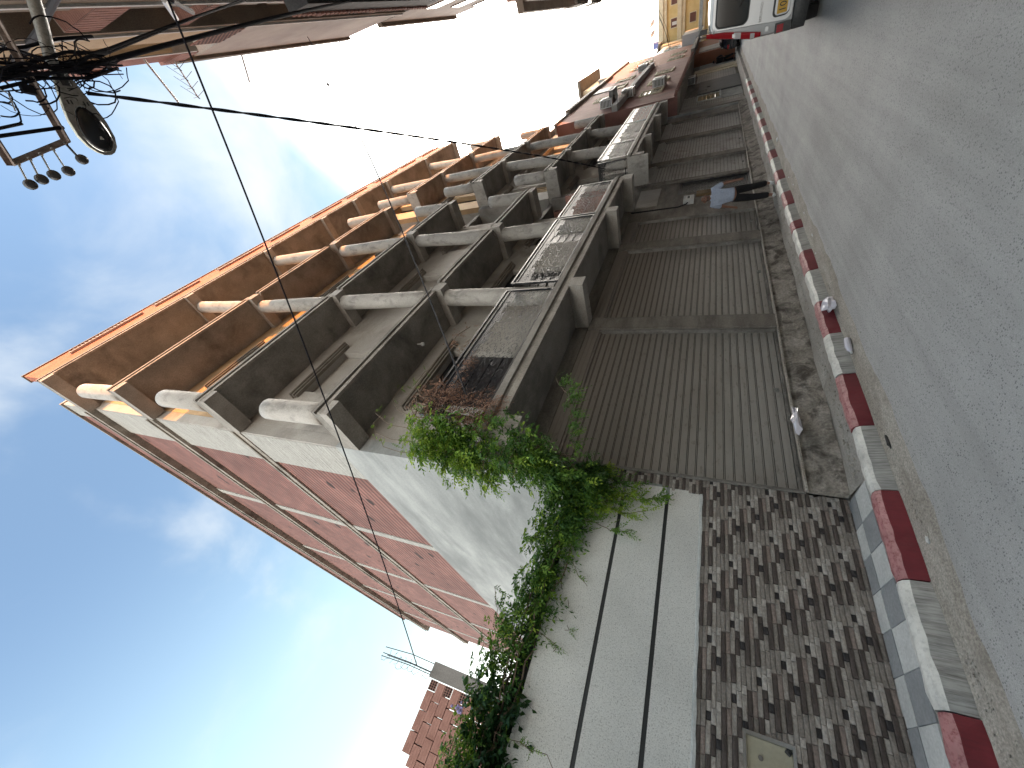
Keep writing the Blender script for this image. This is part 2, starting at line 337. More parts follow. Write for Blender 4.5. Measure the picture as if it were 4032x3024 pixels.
M['tile_white'] = surf('white_pavement_tile', (.43,.44,.435), (.54,.55,.54), 4, fine=40, fine_amt=.2, rough=.7, bs=.15)
M['coping'] = plain('dark_coping', (.02,.022,.025), .5)
M['chrome'] = plain('polished_metal', (.6,.6,.58), .2, 1)
M['meter_cream'] = surf('cream_meter_door', (.38,.35,.26), (.46,.43,.33), 2, fine=60, fine_amt=.12, rough=.5, bs=.05)
M['cable'] = plain('black_cable', (.010,.011,.016), .9, 0, .15)
M['wire_grey'] = plain('thin_grey_wire', (.05,.05,.055), .8, 0, .2)
M['rust'] = surf('rusty_bracket', (.20,.145,.12), (.36,.31,.285), 9, fine=60, fine_amt=.4, rough=.75)
M['porcelain'] = plain('brown_glazed_insulator', (.045,.042,.04), .25, 0, .7)
M['galv'] = surf('galvanised_steel', (.24,.24,.23), (.36,.36,.35), 5, fine=60, rough=.5, metal=.4)
# ================================================================== ground
def ground():
    mb = MB(); mb.box(-400, 900, -600, 700, -.6, -.02); struct('ground', mb, M['gutter'])
    mb = MB(); xs = np.linspace(-14, 140, 78); ys = [-1.76, -.9, 0, 1.5, 2.6, 3.4]
    zz = [.0, .03, .045, .03, .010, -.002]
    vs = [(x, y, z) for x in xs for y, z in zip(ys, zz)]; n = len(ys)
    mb.add(vs, [(i*n+j, (i+1)*n+j, (i+1)*n+j+1, i*n+j+1) for i in range(len(xs)-1) for j in range(n-1)])
    struct('road', mb, M['asphalt'])
    # dusty gutter along the kerb
    mb = MB(); k = 260; vs = []
    for i in range(k):
        x = -6 + 70*i/(k-1); wob = .045*math.sin(x*1.7) + .03*math.sin(x*4.9+1) + .02*math.sin(x*11)
        vs += [(x, 3.50, .012), (x, 3.36, .006+.006*math.sin(x*5)), (x, 3.24+wob*.4, .010), (x, 3.04+wob, -.012)]
    mb.add(vs, [(i*4+j+1, i*4+j, (i+1)*4+j, (i+1)*4+j+1) for i in range(k-1) for j in range(3)])
    struct('gutter', mb, M['gutter'])
    mb = MB(); mb.box(-14, 140, -2.7, -1.75, -.02, .15); struct('far_pavement', mb, M['pave'])
ground()

def pavement():
    # worn screed between wall and kerb
    mb = MB(); k = 150; rows = [3.585, 3.72, 3.86, 3.97, 4.16]
    vs = []
    for i in range(k):
        x = 2.72 + 47.*(i/(k-1))**1.4
        for j, y in enumerate(rows): vs.append((x, y, .146 + (.012 if 0 < j < 4 else 0)*math.sin(x*3.1+j*2)))
    n = len(rows); mb.add(vs, [(i*n+j, (i+1)*n+j, (i+1)*n+j+1, i*n+j+1) for i in range(k-1) for j in range(n-1)])
    pv = struct('pavement', mb, M['pave'])
    mb = MB(); mb.box(-7, 2.72, 3.58, 4.2, -.02, .135); mb.build('tile_bed', M['mortar'], pv)
    # two rows of grey and white tiles in front of the low wall
    me = {}
    for key in ('tile_grey', 'tile_white'):
        b = MB(); h = .1525
        b.prism([(-h,0),(h,0),(h,.009),(h-.004,.012),(-h+.004,.012),(-h,.009)], lambda p, q, t: (p, t, q), -.127, .127)
        me[key] = b.mesh('tile', M[key])
    x0 = 2.38
    for i in range(-1, 24):
        for j in range(2):
            t = link('tile', me['tile_grey' if (i+j) % 2 == 0 else 'tile_white'], pv)
            t.location = (x0-.1545-.309*i+.0, 3.785 if j == 0 else 4.04, .136+random.uniform(-.0015,.0015)); t.scale = (1,1,1)
            if j == 1: t.scale = (1,.93,1)
    return pv
PV = pavement()

def kerb():
    kb = MB(); kb.box(-7, 60, 3.52, 3.57, -.02, .10); root = struct('kerb', kb, M['mortar'])
    j = [-6.2, -5.3, -4.4, -3.4, -2.5, -1.62, -.78, .07, .877, 1.69, 2.479, 3.244, 4.05, 4.83, 5.63, 6.54, 7.23, 8.16, 8.52, 9.38, 10.13, 11.0, 11.67, 12.71, 13.47, 14.46, 15.4, 16.3, 17.3, 18.3, 19.3, 20.3, 21.3, 22.3, 23.4, 24.5, 25.6, 26.7]
    # colours alternate; the stone between 0.877 and 1.69 is white
    for i in range(len(j)-1):
        a, b = j[i]+.005, j[i+1]-.005; white = (i - 8) % 2 == 0
        dz = random.uniform(-.006, .008); dy = random.uniform(-.008, .008); n = 9
        mb = MB(); prof = [(3.605,.0),(3.605,.150),(3.598,.168),(3.545,.178),(3.50,.166),(3.475,.135),(3.452,.02),(3.450,-.02)]
        rb = random.Random(i); vs = []
        for s in range(n):
            x = a + (b-a)*s/(n-1); e = .012 if s in (0, n-1) else 0
            for q, (y, z) in enumerate(prof):
                w = rb.uniform(-.005,.005) if 1 < q < 6 else 0
                vs.append((x + (rb.uniform(-.003,.003) if 0<s<n-1 else 0), y+dy+w+(e*.5 if q >= 3 else 0), z+dz*(1 if 0<q<6 else 0)+w-(e*.7 if 1 < q < 6 else 0)))
        k = len(prof); fs = [(s*k+q, s*k+q+1, (s+1)*k+q+1, (s+1)*k+q) for s in range(n-1) for q in range(k-1)]
        fs += [tuple(range(k))[::-1], tuple(range((n-1)*k, n*k))]
        mb.add(vs, fs); o = mb.build('kerb_stone', M['kerb_white' if white else 'kerb_red'], root)
        o['label'] = 'white kerb stone' if white else 'red kerb stone'
    # unpainted pale kerb further on
    mb = MB()
    for i in range(24): mb.box(26.75+i*1.3, 28.02+i*1.3, 3.46, 3.6, -.02, .16+random.uniform(-.01,.02))
    mb.build('plain_kerb', M['pave'], root)
kerb()

# ================================================================== boundary wall
YW = 4.10
def boundary_wall():
    rt = thing('boundary_wall', 'low garden wall with white render above brown split stone cladding, beside the first shutter', 'wall', (0, YW, .15))
    mb = MB(); mb.box(-7, 2.72, YW+.02, YW+.30, -.02, 2.955); mb.build('wall_core', M['mortar'], rt)
    # render panels between the two recessed grooves
    e = .0
    for z0, z1 in ((1.56, 1.895), (1.935, 2.405), (2.445, 2.95)):
        mb = MB(); mb.box(-7, 2.56, YW-.004, YW+.03, z0, z1)
        mb.build('render_panel', M['white_stipple'], rt)
    for z in (1.915, 2.425):
        mb = MB(); mb.box(-7, 2.47, YW+.008, YW+.019, z-.02, z+.02); mb.build('groove_strip', M['coping'], rt)
    # chipped white plaster edge at the foot of the render
    mb = MB(); k = 150; vs = []
    for i in range(k):
        x = -7 + 9.53*i/(k-1); r = random.uniform(-.006,.007)
        vs += [(x, YW-.020, 1.556+r), (x, YW-.022, 1.535+random.uniform(-.006,.006)), (x, YW-.002, 1.535), (x, YW-.004, 1.566)]
    mb.add(vs, [(i*4+a, (i+1)*4+a, (i+1)*4+(a+1)%4, i*4+(a+1)%4) for i in range(k-1) for a in range(4)])
    mb.build('plaster_edge', M['tile_white'], rt)
    mb = MB(); mb.box(-7, 2.52, YW+.10, YW+.36, 2.957, 3.16); mb.build('coping', M['coping'], rt)
    mb = MB(); mb.box(-7, 2.56, YW-.004, YW+.098, 2.9515, 2.985); mb.build('cap_ledge', M['white_stipple'], rt)
    # ---- split stone strips: a printed tile pattern of five courses, repeated
    rowh = .0375; per = .555
    pat = []
    rp = random.Random(11)
    kinds = [0,1,2,0,6,1,3,3,5,2,1,4,0,3,5]
    for r in range(5):
        x = rp.uniform(0, .08); st = x; lst = []
        while x < st+per-.05:
            l = rp.choice((.06,.09,.13,.17,.21)); l = min(l, st+per-x)
            if st+per-x-l < .05: l = st+per-x
            kk = rp.choice(kinds)
            if l < .075: kk = rp.choice((4,5,3,4))
            lst.append((x, l, kk, rp.uniform(0,.012))); x += l
        pat.append(lst)
    cells = []
    nrow = int((1.545-.10)/rowh)
    for r in range(nrow):
        zt = 1.538 - r*rowh
        sh = ((r//5)*.172) % per - per
        for t in range(-14, 8):
            for (x, l, kk, pr) in pat[r % 5]:
                a, b = t*per + x + sh, t*per + x + l + sh
                a, b = max(a, -6.9), min(b, 2.728)
                if b-a < .025: continue
                if b > .28 and a < .50 and .86 < zt-rowh*.5 < 1.21: # meter door
                    if a < .28 and .28-a > .03: b = .28 if b < .50 else b
                    if a >= .28 or b > .28:
                        if b > .50: a = .50
                        else: continue
                if b <= .28 and False: continue
                if -.4 < a and b <= .28 and .86 < zt-rowh*.5 < 1.21: continue
                cells.append((a, b, zt-rowh, zt, kk, pr))
    # the strip of stone that climbs beside the shutter, with its stepped edge
    for r in range(36):
        z0 = 1.5385 + r*rowh; left = 2.53 + (.03 if (r//4) % 2 else 0) + (.035 if (r//9) % 2 else 0)
        x = left; q = r
        for (dx, l, kk, pr) in pat[r % 5]:
            if x > 2.70: break
            b = min(x+l*.6, 2.728)
            if 2.728-b < .03: b = 2.728
            cells.append((x, b, z0, z0+rowh, kk, pr)); x = b
    def strip_mesh(cell):
        a, b, z0, z1, kk, pr = cell; g = .0012; y0 = YW+.021; y1 = YW-.010-pr; c = .004
        m = MB(); a += g; b -= g; z0 += g; z1 -= g
        m.add([(a,y0,z0),(b,y0,z0),(b,y0,z1),(a,y0,z1),(a,y1+c,z0),(b,y1+c,z0),(b,y1+c,z1),(a,y1+c,z1),(a+c,y1,z0+c),(b-c,y1+.003,z0+c),(b-c,y1,z1-c),(a+c,y1+.003,z1-c)],
              [(0,1,5,4),(1,2,6,5),(2,3,7,6),(3,0,4,7),(4,5,9,8),(5,6,10,9),(6,7,11,10),(7,4,8,11),(8,9,10,11)])
        return m
    def big(c):
        d = math.dist(((c[0]+c[1])/2, YW, (c[2]+c[3])/2), (0,0,1.75)); x = (c[0]+c[1])/2
        return ((c[1]-c[0])*(c[3]-c[2]))/d**2 * (1 if x > -.05-.35*max(0,(c[2]-.4)) else 0)
    cells.sort(key=big, reverse=True)
    for c in cells[:296]: strip_mesh(c).build('stone', STONE[c[4]], rt)
    rest = MB()
    for c in cells[296:]:
        s = strip_mesh(c); rest.add(s.v, s.f, c[4])
    o = rest.build('stone_cladding', STONE, rt); o['kind'] = 'stuff'
    return rt
boundary_wall()
mt = thing('meter_box', 'cream meter cupboard door in a metal frame set into the brown stone wall', 'meter box', (.2, YW, 1.03))
mb = MB(); mb.box(-.38, .47, YW-.008, YW+.02, .885, 1.185); mb.build('door', M['meter_cream'], mt)
mb = MB(); mb.box(-.40, .50, YW-.035, YW+.02, 1.186, 1.208); mb.box(-.40, .50, YW-.035, YW+.02, .862, .884); each(mb, 'frame_rail', M['chrome'], mt)
mb = MB(); mb.box(.472, .50, YW-.035, YW+.02, .8845, 1.1855); mb.build('frame_stile', M['chrome'], mt)
mb = MB(); mb.tube([(.36,YW-.007,1.09),(.36,YW-.016,1.09)], .017, 14); mb.build('lock', M['rail'], mt)
mb = MB(); mb.tube([(.462,YW-.007,.90),(.44,YW-.018,.915)], .02, 8); mb.build('latch_hole', M['coping'], mt)
# ================================================================== the unfinished building
LV = {  # level: (front Y, beam underside z, slab underside, slab top, [beam left X ...])
 1: (3.18, 3.67, 3.95, 4.20, [2.42, 5.95, 9.50, 12.00, 14.50, 16.80, 20.25, 23.45]),
 2: (3.18, 6.91, 7.08, 7.26, [2.40, 6.12, 9.52, 12.38, 14.67, 17.29, 20.95, 24.00]),
 3: (3.18, 10.24, 10.41, 10.60, [2.37, 6.18, 9.93, 12.62, 15.07, 17.90, 21.33, 24.55]),
 4: (3.12, 13.70, 13.87, 14.06, [2.34, 6.21, 9.90, 13.10, 15.18, 18.00, 21.45, 25.05]),
 5: (2.92, 17.02, 17.17, 17.36, [2.24, 6.28, 9.60, 12.80, 15.00, 17.75, 21.80, 25.40]),
}
BW = .30
SX = 2.40
def main_building():
    B = thing('apartment_building', 'unfinished grey concrete apartment block with open balconies, round columns and a bare brick side wall', 'building', (SX, YW, .15))
    # ---- side wall, facing the camera's left
    def part(name, mb, mt, **k):
        o = mb.build(name, mt, B)
        for a, b in k.items(): o[a] = b
        return o
    YE = 25.0
    mb = MB(); mb.box(SX, SX+.25, YW+.002, YE, .1, 7.50); part('side_wall', mb, M['plaster_grey'], label='smooth grey plaster on the lower side wall')
    zb = [(7.50, 10.38), (10.60, 13.84), (14.06, 17.14)]
    for z0, z1 in zb:
        mb = MB(); mb.box(SX+.006, SX+.25, YW+.006, YW+.06, z0, z1); part('plaster_return', mb, M['wall_back'])
        mb = MB(); mb.box(SX, SX+.27, YW+.061, 5.16, z0, z1)
        part('corner_column', mb, M['board'])
        tied = [8.40, 13.02, 17.85, 22.4]
        ys = [5.16] + sum(([t-.13, t+.13] for t in tied), []) + [YE]
        for a, b in zip(ys[0::2], ys[1::2]):
            mb = MB(); mb.box(SX+.028, SX+.24, a+.012, b, z0, z1); part('brick_infill', mb, M['hollow_brick'])
        for t in tied:
            mb = MB(); mb.box(SX+.002, SX+.24, t-.13, t+.13, z0, z1); part('tie_column', mb, M['board'])
    # floor bands along the side
    for l in (3, 4, 5):
        Y, b0, s0, s1, xs = LV[l]
        mb = MB(); x = {3: SX-.02, 4: SX-.07, 5: SX-.15}[l]
        mb.box(x, SX+.26, YW+.9 if l < 0 else YW+.004, YE+.35*(l-2), s0-.05, s1); mb.box(x-.03, x, YW+.004, YE+.35*(l-2), s1-.07, s1+.012)
        part('floor_band', mb, M['edge'])
    # parapet over the side wall
    mb = MB(); mb.box(SX+.028, SX+.24, YW+.55, YE+1, 17.37, 19.36); part('brick_infill', mb, M['hollow_brick'])
    mb = MB(); mb.box(SX, SX+.26, YW+.05, YW+.55, 17.37, 19.36); part('corner_column', mb, M['board'])
    mb = MB(); mb.box(SX-.05, SX+.30, YW+.02, YE+1.2, 19.365, 19.47); part('parapet_cap', mb, M['edge'])
    # ---- front wall of the storeys above the shops, with door openings
    groups = [(0, 3), (4, 7)]
    XR = 24.9
    openings = {1: [(3.6,5.15),(7.2,8.75),(10.3,11.5),(15.2,16.3),(18.0,19.4),(21.3,22.6)],
                2: [(3.66,5.03),(7.35,8.85),(10.6,11.6),(15.6,16.7),(18.6,19.9),(22.0,23.2)],
                3: [(3.7,5.1),(7.5,8.9),(11.0,12.0),(16.0,17.0),(19.0,20.3),(22.5,23.7)],
                4: [(3.8,5.2),(7.6,9.0),(11.2,12.3),(16.1,17.2),(19.3,20.6),(22.8,24)]}
    gap = {1: (12.4, 14.4), 2: (12.8, 14.6), 3: (13.0, 15.0), 4: (13.5, 15.1)}
    for l in (1, 2, 3, 4):
        z0 = LV[l][3]; z1 = LV[l+1][2]; zt = z0 + 2.42 if l > 1 else z0+2.3
        ops = openings[l]
        edges = [SX+.251] + sum(([a, b] for a, b in ops), []) + [XR]
        mb = MB()
        for a, b in zip(edges[0::2], edges[1::2]):
            if a < gap[l][0] < b:
                mb.box(a, gap[l][0], YW, YW+.2, z0, z1); mb.box(gap[l][1], b, YW, YW+.2, z0, z1)
            else: mb.box(a, b, YW, YW+.2, z0, z1)
        for a, b in ops: mb.box(a, b, YW, YW+.2, zt, z1)
        each(mb, 'front_wall', M['wall_back'] if l < 3 else M['ochre'], B)
        for a, b in ops:
            # stepped plaster hood over each door
            h = MB()
            for q, (d, e) in enumerate(((.14, .0), (.11, .045), (.075, .09))):
                h.box(a-.24+q*.02, b+.27-q*.02, YW-d, YW-.002, zt+.10-e-.036, zt+.10-e)
            part('door_hood', h, M['moulding'])
            if l == 1:
                mb = MB(); mb.box(a+.01, b-.01, YW+.14, YW+.17, z0+.001, zt-.002); o = part('balcony_door', mb, M['black_metal'])
                mb = MB()
                for q in range(9):
                    zz = z0+.12+q*.24; mb.box(a+.05, b-.05, YW+.115, YW+.139, zz, zz+.12)
                k = mb.build('louvre', M['black_metal'], o)
            elif l == 2:
                o = MB()
                o.box(a+.01, b-.01, YW+.16, YW+.19, z0+1.5, zt-.002); part('lintel_panel', o, M['wall_back'])
                # orange-brown timber formwork with openings
                f = MB()
                n = 4; s = (b-a)/n
                for q in range(n+1): f.box(a+q*s-(.05 if q else 0)+.002, a+q*s+(.05 if q<n else 0)-.002, YW+.10, YW+.14, z0+.5, z0+1.44)
                f.box(a+.002, b-.002, YW+.102, YW+.142, z0+1.4405, z0+1.498); part('timber_frame', f, M['sill_orange'])
    # stairwell recess between the two balcony groups: walls further in
    for l in (1, 2, 3, 4):
        z0 = LV[l][3]; z1 = LV[l+1][2]; a, b = gap[l]
        mb = MB(); mb.box(a-.2, b+.2, YW+2.0, YW+2.2, z0, z1); part('stairwell_wall', mb, M['plaster_grey'])
        mb = MB(); mb.box(a-.2, a-.002, YW+.205, YW+1.998, z0, z1); mb.box(b+.002, b+.2, YW+.205, YW+1.998, z0, z1); each(mb, 'stairwell_side', M['wall_back'], B)
    # ceiling slabs indoors so that the rooms are dark
    for l in (1, 2, 3, 4, 5):
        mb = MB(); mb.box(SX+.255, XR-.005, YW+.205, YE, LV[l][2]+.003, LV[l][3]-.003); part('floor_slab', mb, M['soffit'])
    mb = MB(); mb.box(XR, XR+.2, YW, YE, .1, 17.15); part('party_wall', mb, M['plaster_grey'])
    mb = MB(); mb.box(SX+.26, XR, YE-.25, YE, .1, 17.15); part('rear_wall', mb, M['hollow_brick'])
    # ---- balcony slabs with their drip edges, beams
    def slab(l, x0, x1, chamfer=False, yo=0.0):
        Y, b0, s0, s1, xs = LV[l]; Y += yo
        mb = MB(); c = .30 if chamfer else 0
        def poly(y, ins=0): # outline seen from above
            if chamfer: return [(x0+ins+.0, YW-.002), (x0+ins+.0, y+c), (x0+ins+c*.55, y), (x1-ins-c*.55, y), (x1-ins-.0, y+c), (x1-ins-.0, YW-.002)]
            return [(x0, YW-.002), (x0, y), (x1, y), (x1, YW-.002)]
        lip = .075 if l > 1 else .11
        mb.prism(poly(Y+.035)[::-1], lambda p, q, t: (p, q, t), s0, s1-lip)
        mb.prism(poly(Y-.012)[::-1], lambda p, q, t: (p, q, t), s1-lip, s1)
        # drip nib along the front lower edge
        po = poly(Y+.0); m = MB()
        fr = po[1:3] if not chamfer else po[1:5]
        for (ax, ay), (bx, by) in zip(fr[:-1], fr[1:]):
            d = Vector((bx-ax, by-ay, 0)); n_ = Vector((d.y, -d.x, 0)).normalized() * -.05
            q = [(ax,ay),(bx,by),(bx+n_.x,by+n_.y),(ax+n_.x,ay+n_.y)]
            m.prism(q[::-1], lambda p, r, t: (p, r, t), s0-.028, s0+(.05 if l > 1 else .07))
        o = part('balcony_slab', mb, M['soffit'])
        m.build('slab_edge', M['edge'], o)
    for l in (1, 2, 3, 4):
        xs = LV[l][4]
        for g0, g1 in groups:
            for i in range(g0, g1):
                a = xs[i] + (0 if i == g0 else BW*.5+.002); b = xs[i+1] + (BW if i+1 == g1 else BW*.5)
                slab(l, a+(.12 if i-g0 == 1 and l > 1 else 0), b-(.12 if i-g0 == 1 and l > 1 else 0), chamfer=(i-g0 == 1 and l > 1))
    # landing slabs across the stairwell gap are set back
    for l in (2, 3, 4):
        a, b = gap[l]; mb = MB(); mb.box(a+.1, b-.12, YW+.25, YW+1.99, LV[l][2]+.01, LV[l][3]-.02); part('landing_slab', mb, M['edge'])
    slab(5, LV[5][4][0], LV[5][4][7]+BW)
    for l in (1, 2, 3, 4, 5):
        Y, b0, s0, s1, xs = LV[l]
        for i, x in enumerate(xs):
            mb = MB(); end = i in (0, 3, 4, 7)
            if l == 5: y0 = Y+.004
            elif end: y0 = Y+.004
            else: y0 = Y-.014
            x1 = x+BW+(.12 if end and l < 5 and i in (3, 7) else 0)
            top = s0-.002 if (end or l in (1, 5)) else s1-.09
            d = .16 if i in (0, 4) and l > 1 else 0
            mb.box(x-.004, x1, y0, YW-.004, b0-(.10 if i in (4,) and l in (2,3,4) else 0), top)
            part('cantilever_beam', mb, M['beam'])
            if i == 4 and l in (2, 3, 4, 1):   # deep board-marked end beam by the stairwell
                mb = MB(); mb.box(x-.05, x-.006, y0+.02, YW+.5, b0-.16, s1-.02); part('end_beam', mb, M['column'])
    # downstand along the wall under every balcony
    for l in (2, 3, 4, 5):
        Y, b0, s0, s1, xs = LV[l]
        for i in range(7):
            if i == 3 and l < 5: continue
            mb = MB(); mb.box(xs[i]+BW+.14, xs[i+1]-.02, YW-.10, YW-.003, b0+.06, s0-.002)
    # ---- columns
    CY = 3.46; cr = .185
    def column(x0, y0, z0, x1, y1, z1, r=cr, n=20):
        mb = MB(); k = 6
        mb.tube([Vector((x0,y0,z0)).lerp(Vector((x1,y1,z1)), i/k) for i in range(k+1)], [r*(1+random.uniform(-.012,.012)) for _ in range(k+1)], n)
        return mb.build('column', M['column'], B, True)
    for l in (1, 2, 3, 4):
        a, b = LV[l][4], LV[l+1][4]
        for i in range(8):
            z0 = LV[l][3]+.001; z1 = LV[l+1][1]-.002
            xa, xb = a[i]+.16, b[i]+.16
            if l == 4: xb += .04
            if i in (1, 2, 5, 6): column(xa, CY, z0, xb, CY-(.0 if l < 4 else .06), z1)
            elif l > 1 or i in (4,):
                h = {2: 1.45, 3: 1.62, 4: 1.95, 1: 1.05}[l] - (.15 if i > 3 else 0)
                t = h/(z1-z0); x = xa + (.10 if i in (3, 7) else 0)
                c = column(x, CY-.06, z0, x+(xb-xa)*t, CY-.06, z0+h, .19)
                m = MB()
                for q in range(4):
                    an = q*1.57+.6; px, py = x+(xb-xa)*t+.12*math.cos(an), CY-.06+.12*math.sin(an)
                    m.tube([(px,py,z0+h-.02),(px+random.uniform(-.02,.02),py,z0+h+random.uniform(.03,.12))], .007, 5)
                m.build('rebar_stub', M['rust'], c)
    # ---- brick parapet above the roof slab
    Y = LV[5][0]; z0 = LV[5][3]
    px = 2.36; e = 25.3
    mb = MB(); mb.box(px, e, Y+.03, Y+.2, z0, 18.66); p = part('roof_parapet', mb, M['brick_orange'])
    mb = MB(); mb.box(px-.03, e+.04, Y+.0, Y+.24, 18.662, 18.72); mb.build('parapet_cap', M['moulding'], p)
    k = 0; x = 3.45
    while x < 24.5 and k < 9:   # courses of hollow blocks laid open end outwards as vents
        wid = 1.75 if k % 2 == 0 else 1.3
        fr = MB(); hl = MB(); n = int(wid/.105)
        for r in range(2):
            zc = 18.22 + r*.2
            for q in range(n):
                xx = x+q*.105
                fr.box(xx+.004, xx+.099, Y+.012, Y+.029, zc, zc+.03); fr.box(xx+.004, xx+.02, Y+.012, Y+.029, zc+.03, zc+.19)
                hl.box(xx+.022, xx+.103, Y+.024, Y+.0295, zc+.033, zc+.188)
        fr.box(x-.1, x+wid+.25, Y-.035, Y+.028, 18.13, 18.175)
        v = fr.build('vent_blocks', M['mortar'], p); hl.build('vent_hole', M['dark_hole'], v)
        x += wid + (.75 if k % 2 == 0 else 1.15); k += 1
    # ---- L1 railing: laser-cut sheets in slim frames
    return B
B = main_building()

# ------------------------------------------------ laser cut railing panels
def stroke(pts, wid):
    """outline of a tapered stroke along pts"""
    L_, R_ = [], []
    n = len(pts)
    for i, p in enumerate(pts):
        a, b = pts[max(i-1,0)], pts[min(i+1,n-1)]; t = Vector((b[0]-a[0], b[1]-a[1])).normalized(); q = Vector((-t.y, t.x)); ww = wid(i/(n-1))
        L_.append((p[0]+q.x*ww, p[1]+q.y*ww)); R_.append((p[0]-q.x*ww, p[1]-q.y*ww))
    return L_ + R_[::-1]
def scroll_motif():
    out = []
    taper = lambda w: (lambda t: .004 + w*math.sin(math.pi*min(max(t,.02),.98))**.8)
    sp = [(.27+ (.045+.125*t)*math.cos(1.2+t*8.6), .52+(.045+.125*t)*math.sin(1.2+t*8.6)*1.0) for t in np.linspace(0,1,20)]
    out.append(stroke(sp, lambda t: .008+.020*t*(1-t*.5)))
    out.append(stroke([(.50+.42*t, .46+.20*math.sin(t*4.4-.4)) for t in np.linspace(0,1,12)], taper(.034)))
    for cx, cy, r, a0, a1, ww in ((.66,.24,.13,3.5,6.0,.034),(.84,.86,.11,.2,2.9,.03),(.50,.86,.10,2.9,5.6,.03),(.10,.13,.11,.4,2.7,.028),(.92,.22,.10,1.8,4.2,.026),(.40,.13,.085,3.6,6.3,.026)):
        out.append(stroke([(cx+r*math.cos(a0+(a1-a0)*t), cy+r*math.sin(a0+(a1-a0)*t)) for t in np.linspace(0,1,9)], taper(ww)))
    for cx, cy, an, ln, ww in ((.06,.86,.6,.10,.028),(.29,.88,-.5,.09,.03),(.70,.66,-.7,.09,.026),(.97,.56,1.2,.09,.024),(.06,.40,1.3,.10,.024)):
        out.append(stroke([(cx+ln*(t-.5)*math.cos(an)+.02*math.sin(t*3), cy+ln*(t-.5)*math.sin(an)) for t in np.linspace(0,1,6)], lambda t: .004+ww*(1-t)*min(1,t*6)))
    return out
def cut_panel_mesh(W, H, nx, ny, name, thick=.004):
    cu = bpy.data.curves.new(name, 'CURVE'); cu.dimensions = '2D'; cu.fill_mode = 'BOTH'; cu.extrude = thick/2
    def spl(pts):
        s = cu.splines.new('POLY'); s.points.add(len(pts)-1); s.use_cyclic_u = True
        for p, (x, y) in zip(s.points, pts): p.co = (x, y, 0, 1)
    spl([(0,0),(W,0),(W,H),(0,H)])
    mo = scroll_motif(); mg = .05; cw, ch = (W-2*mg)/nx, (H-2*mg)/ny
    for i in range(nx):
        for j in range(ny):
            for m in mo:
                pts = []
                for u, v in m:
                    u = min(max(u,.012),.988); v = min(max(v,.012),.988)
                    if (i+j) % 2: v = 1-v
                    if j % 3 == 1: u = 1-u
                    pts.append((mg+(i+u)*cw, mg+(j+v)*ch))
                spl(pts)
    ob = bpy.data.objects.new(name, cu); col.objects.link(ob)
    dg = bpy.context.evaluated_depsgraph_get(); me = bpy.data.meshes.new_from_object(ob.evaluated_get(dg))
    bpy.data.objects.remove(ob); bpy.data.curves.remove(cu); me.name = name
    return me
PANEL = cut_panel_mesh(3.2, .94, 10, 4, 'cut_panel')
def railing():
    Y = 3.235; z0, z1 = 4.245, 5.265
    bays = [(2.62, 6.02), (6.27, 9.62), (9.72, 12.22), (14.78, 16.95), (17.02, 20.42), (20.48, 23.75)]
    for k, (a, b) in enumerate(bays):
        fr = MB(); t = .035
        fr.box(a, b, Y-.02, Y+.02, z1-t, z1); fr.box(a, b, Y-.02, Y+.02, z0, z0+.022)
        fr.box(a, a+t, Y-.02, Y+.02, z0+.022, z1-t); fr.box(b-t, b, Y-.02, Y+.02, z0+.022, z1-t)
        fr.box(a, b, Y-.02, Y+.02, z1-.12, z1-.10)
        for q in range(3):
            xx = a+(b-a)*(q+.5)/3; fr.box(xx-.02, xx+.02, Y+.001, Y+.03, 4.20, z0)
        r = fr.build('balcony_railing', M['black_metal'], B)
        me = PANEL.copy(); me.materials.clear(); me.materials.append(M['sheet'] if k < 3 else M['sheet_pale'])
        s = (b-a-2*t)/3.2; hh = (z1-.12-z0-.022)/.94
        for v in me.vertices: x, y, z = v.co; v.co = (a+t+x*s, Y-.006+z, z0+.022+y*hh)
        link('cut_sheet', me, r)
    # short return panel beside the stairwell
    fr = MB(); x = 14.52; fr.box(x-.02, x+.02, 3.24, 3.27, 4.2, 5.2); fr.box(x-.02, x+.02, 3.9, 3.93, 4.2, 5.2); fr.box(x-.02, x+.02, 3.27, 3.9, 5.165, 5.2); fr.box(x-.02, x+.02, 3.27, 3.9, 4.25, 4.28)
    r = fr.build('balcony_railing', M['black_metal'], B)
    me = PANEL.copy(); me.materials.clear(); me.materials.append(M['black_metal']); vv = []
    for v in me.vertices: X_, Y_, Z_ = v.co; v.co = (x+Z_, 3.27+X_*.63/3.2, 4.28+Y_*.885/.94)
    link('cut_sheet', me, r)
railing()

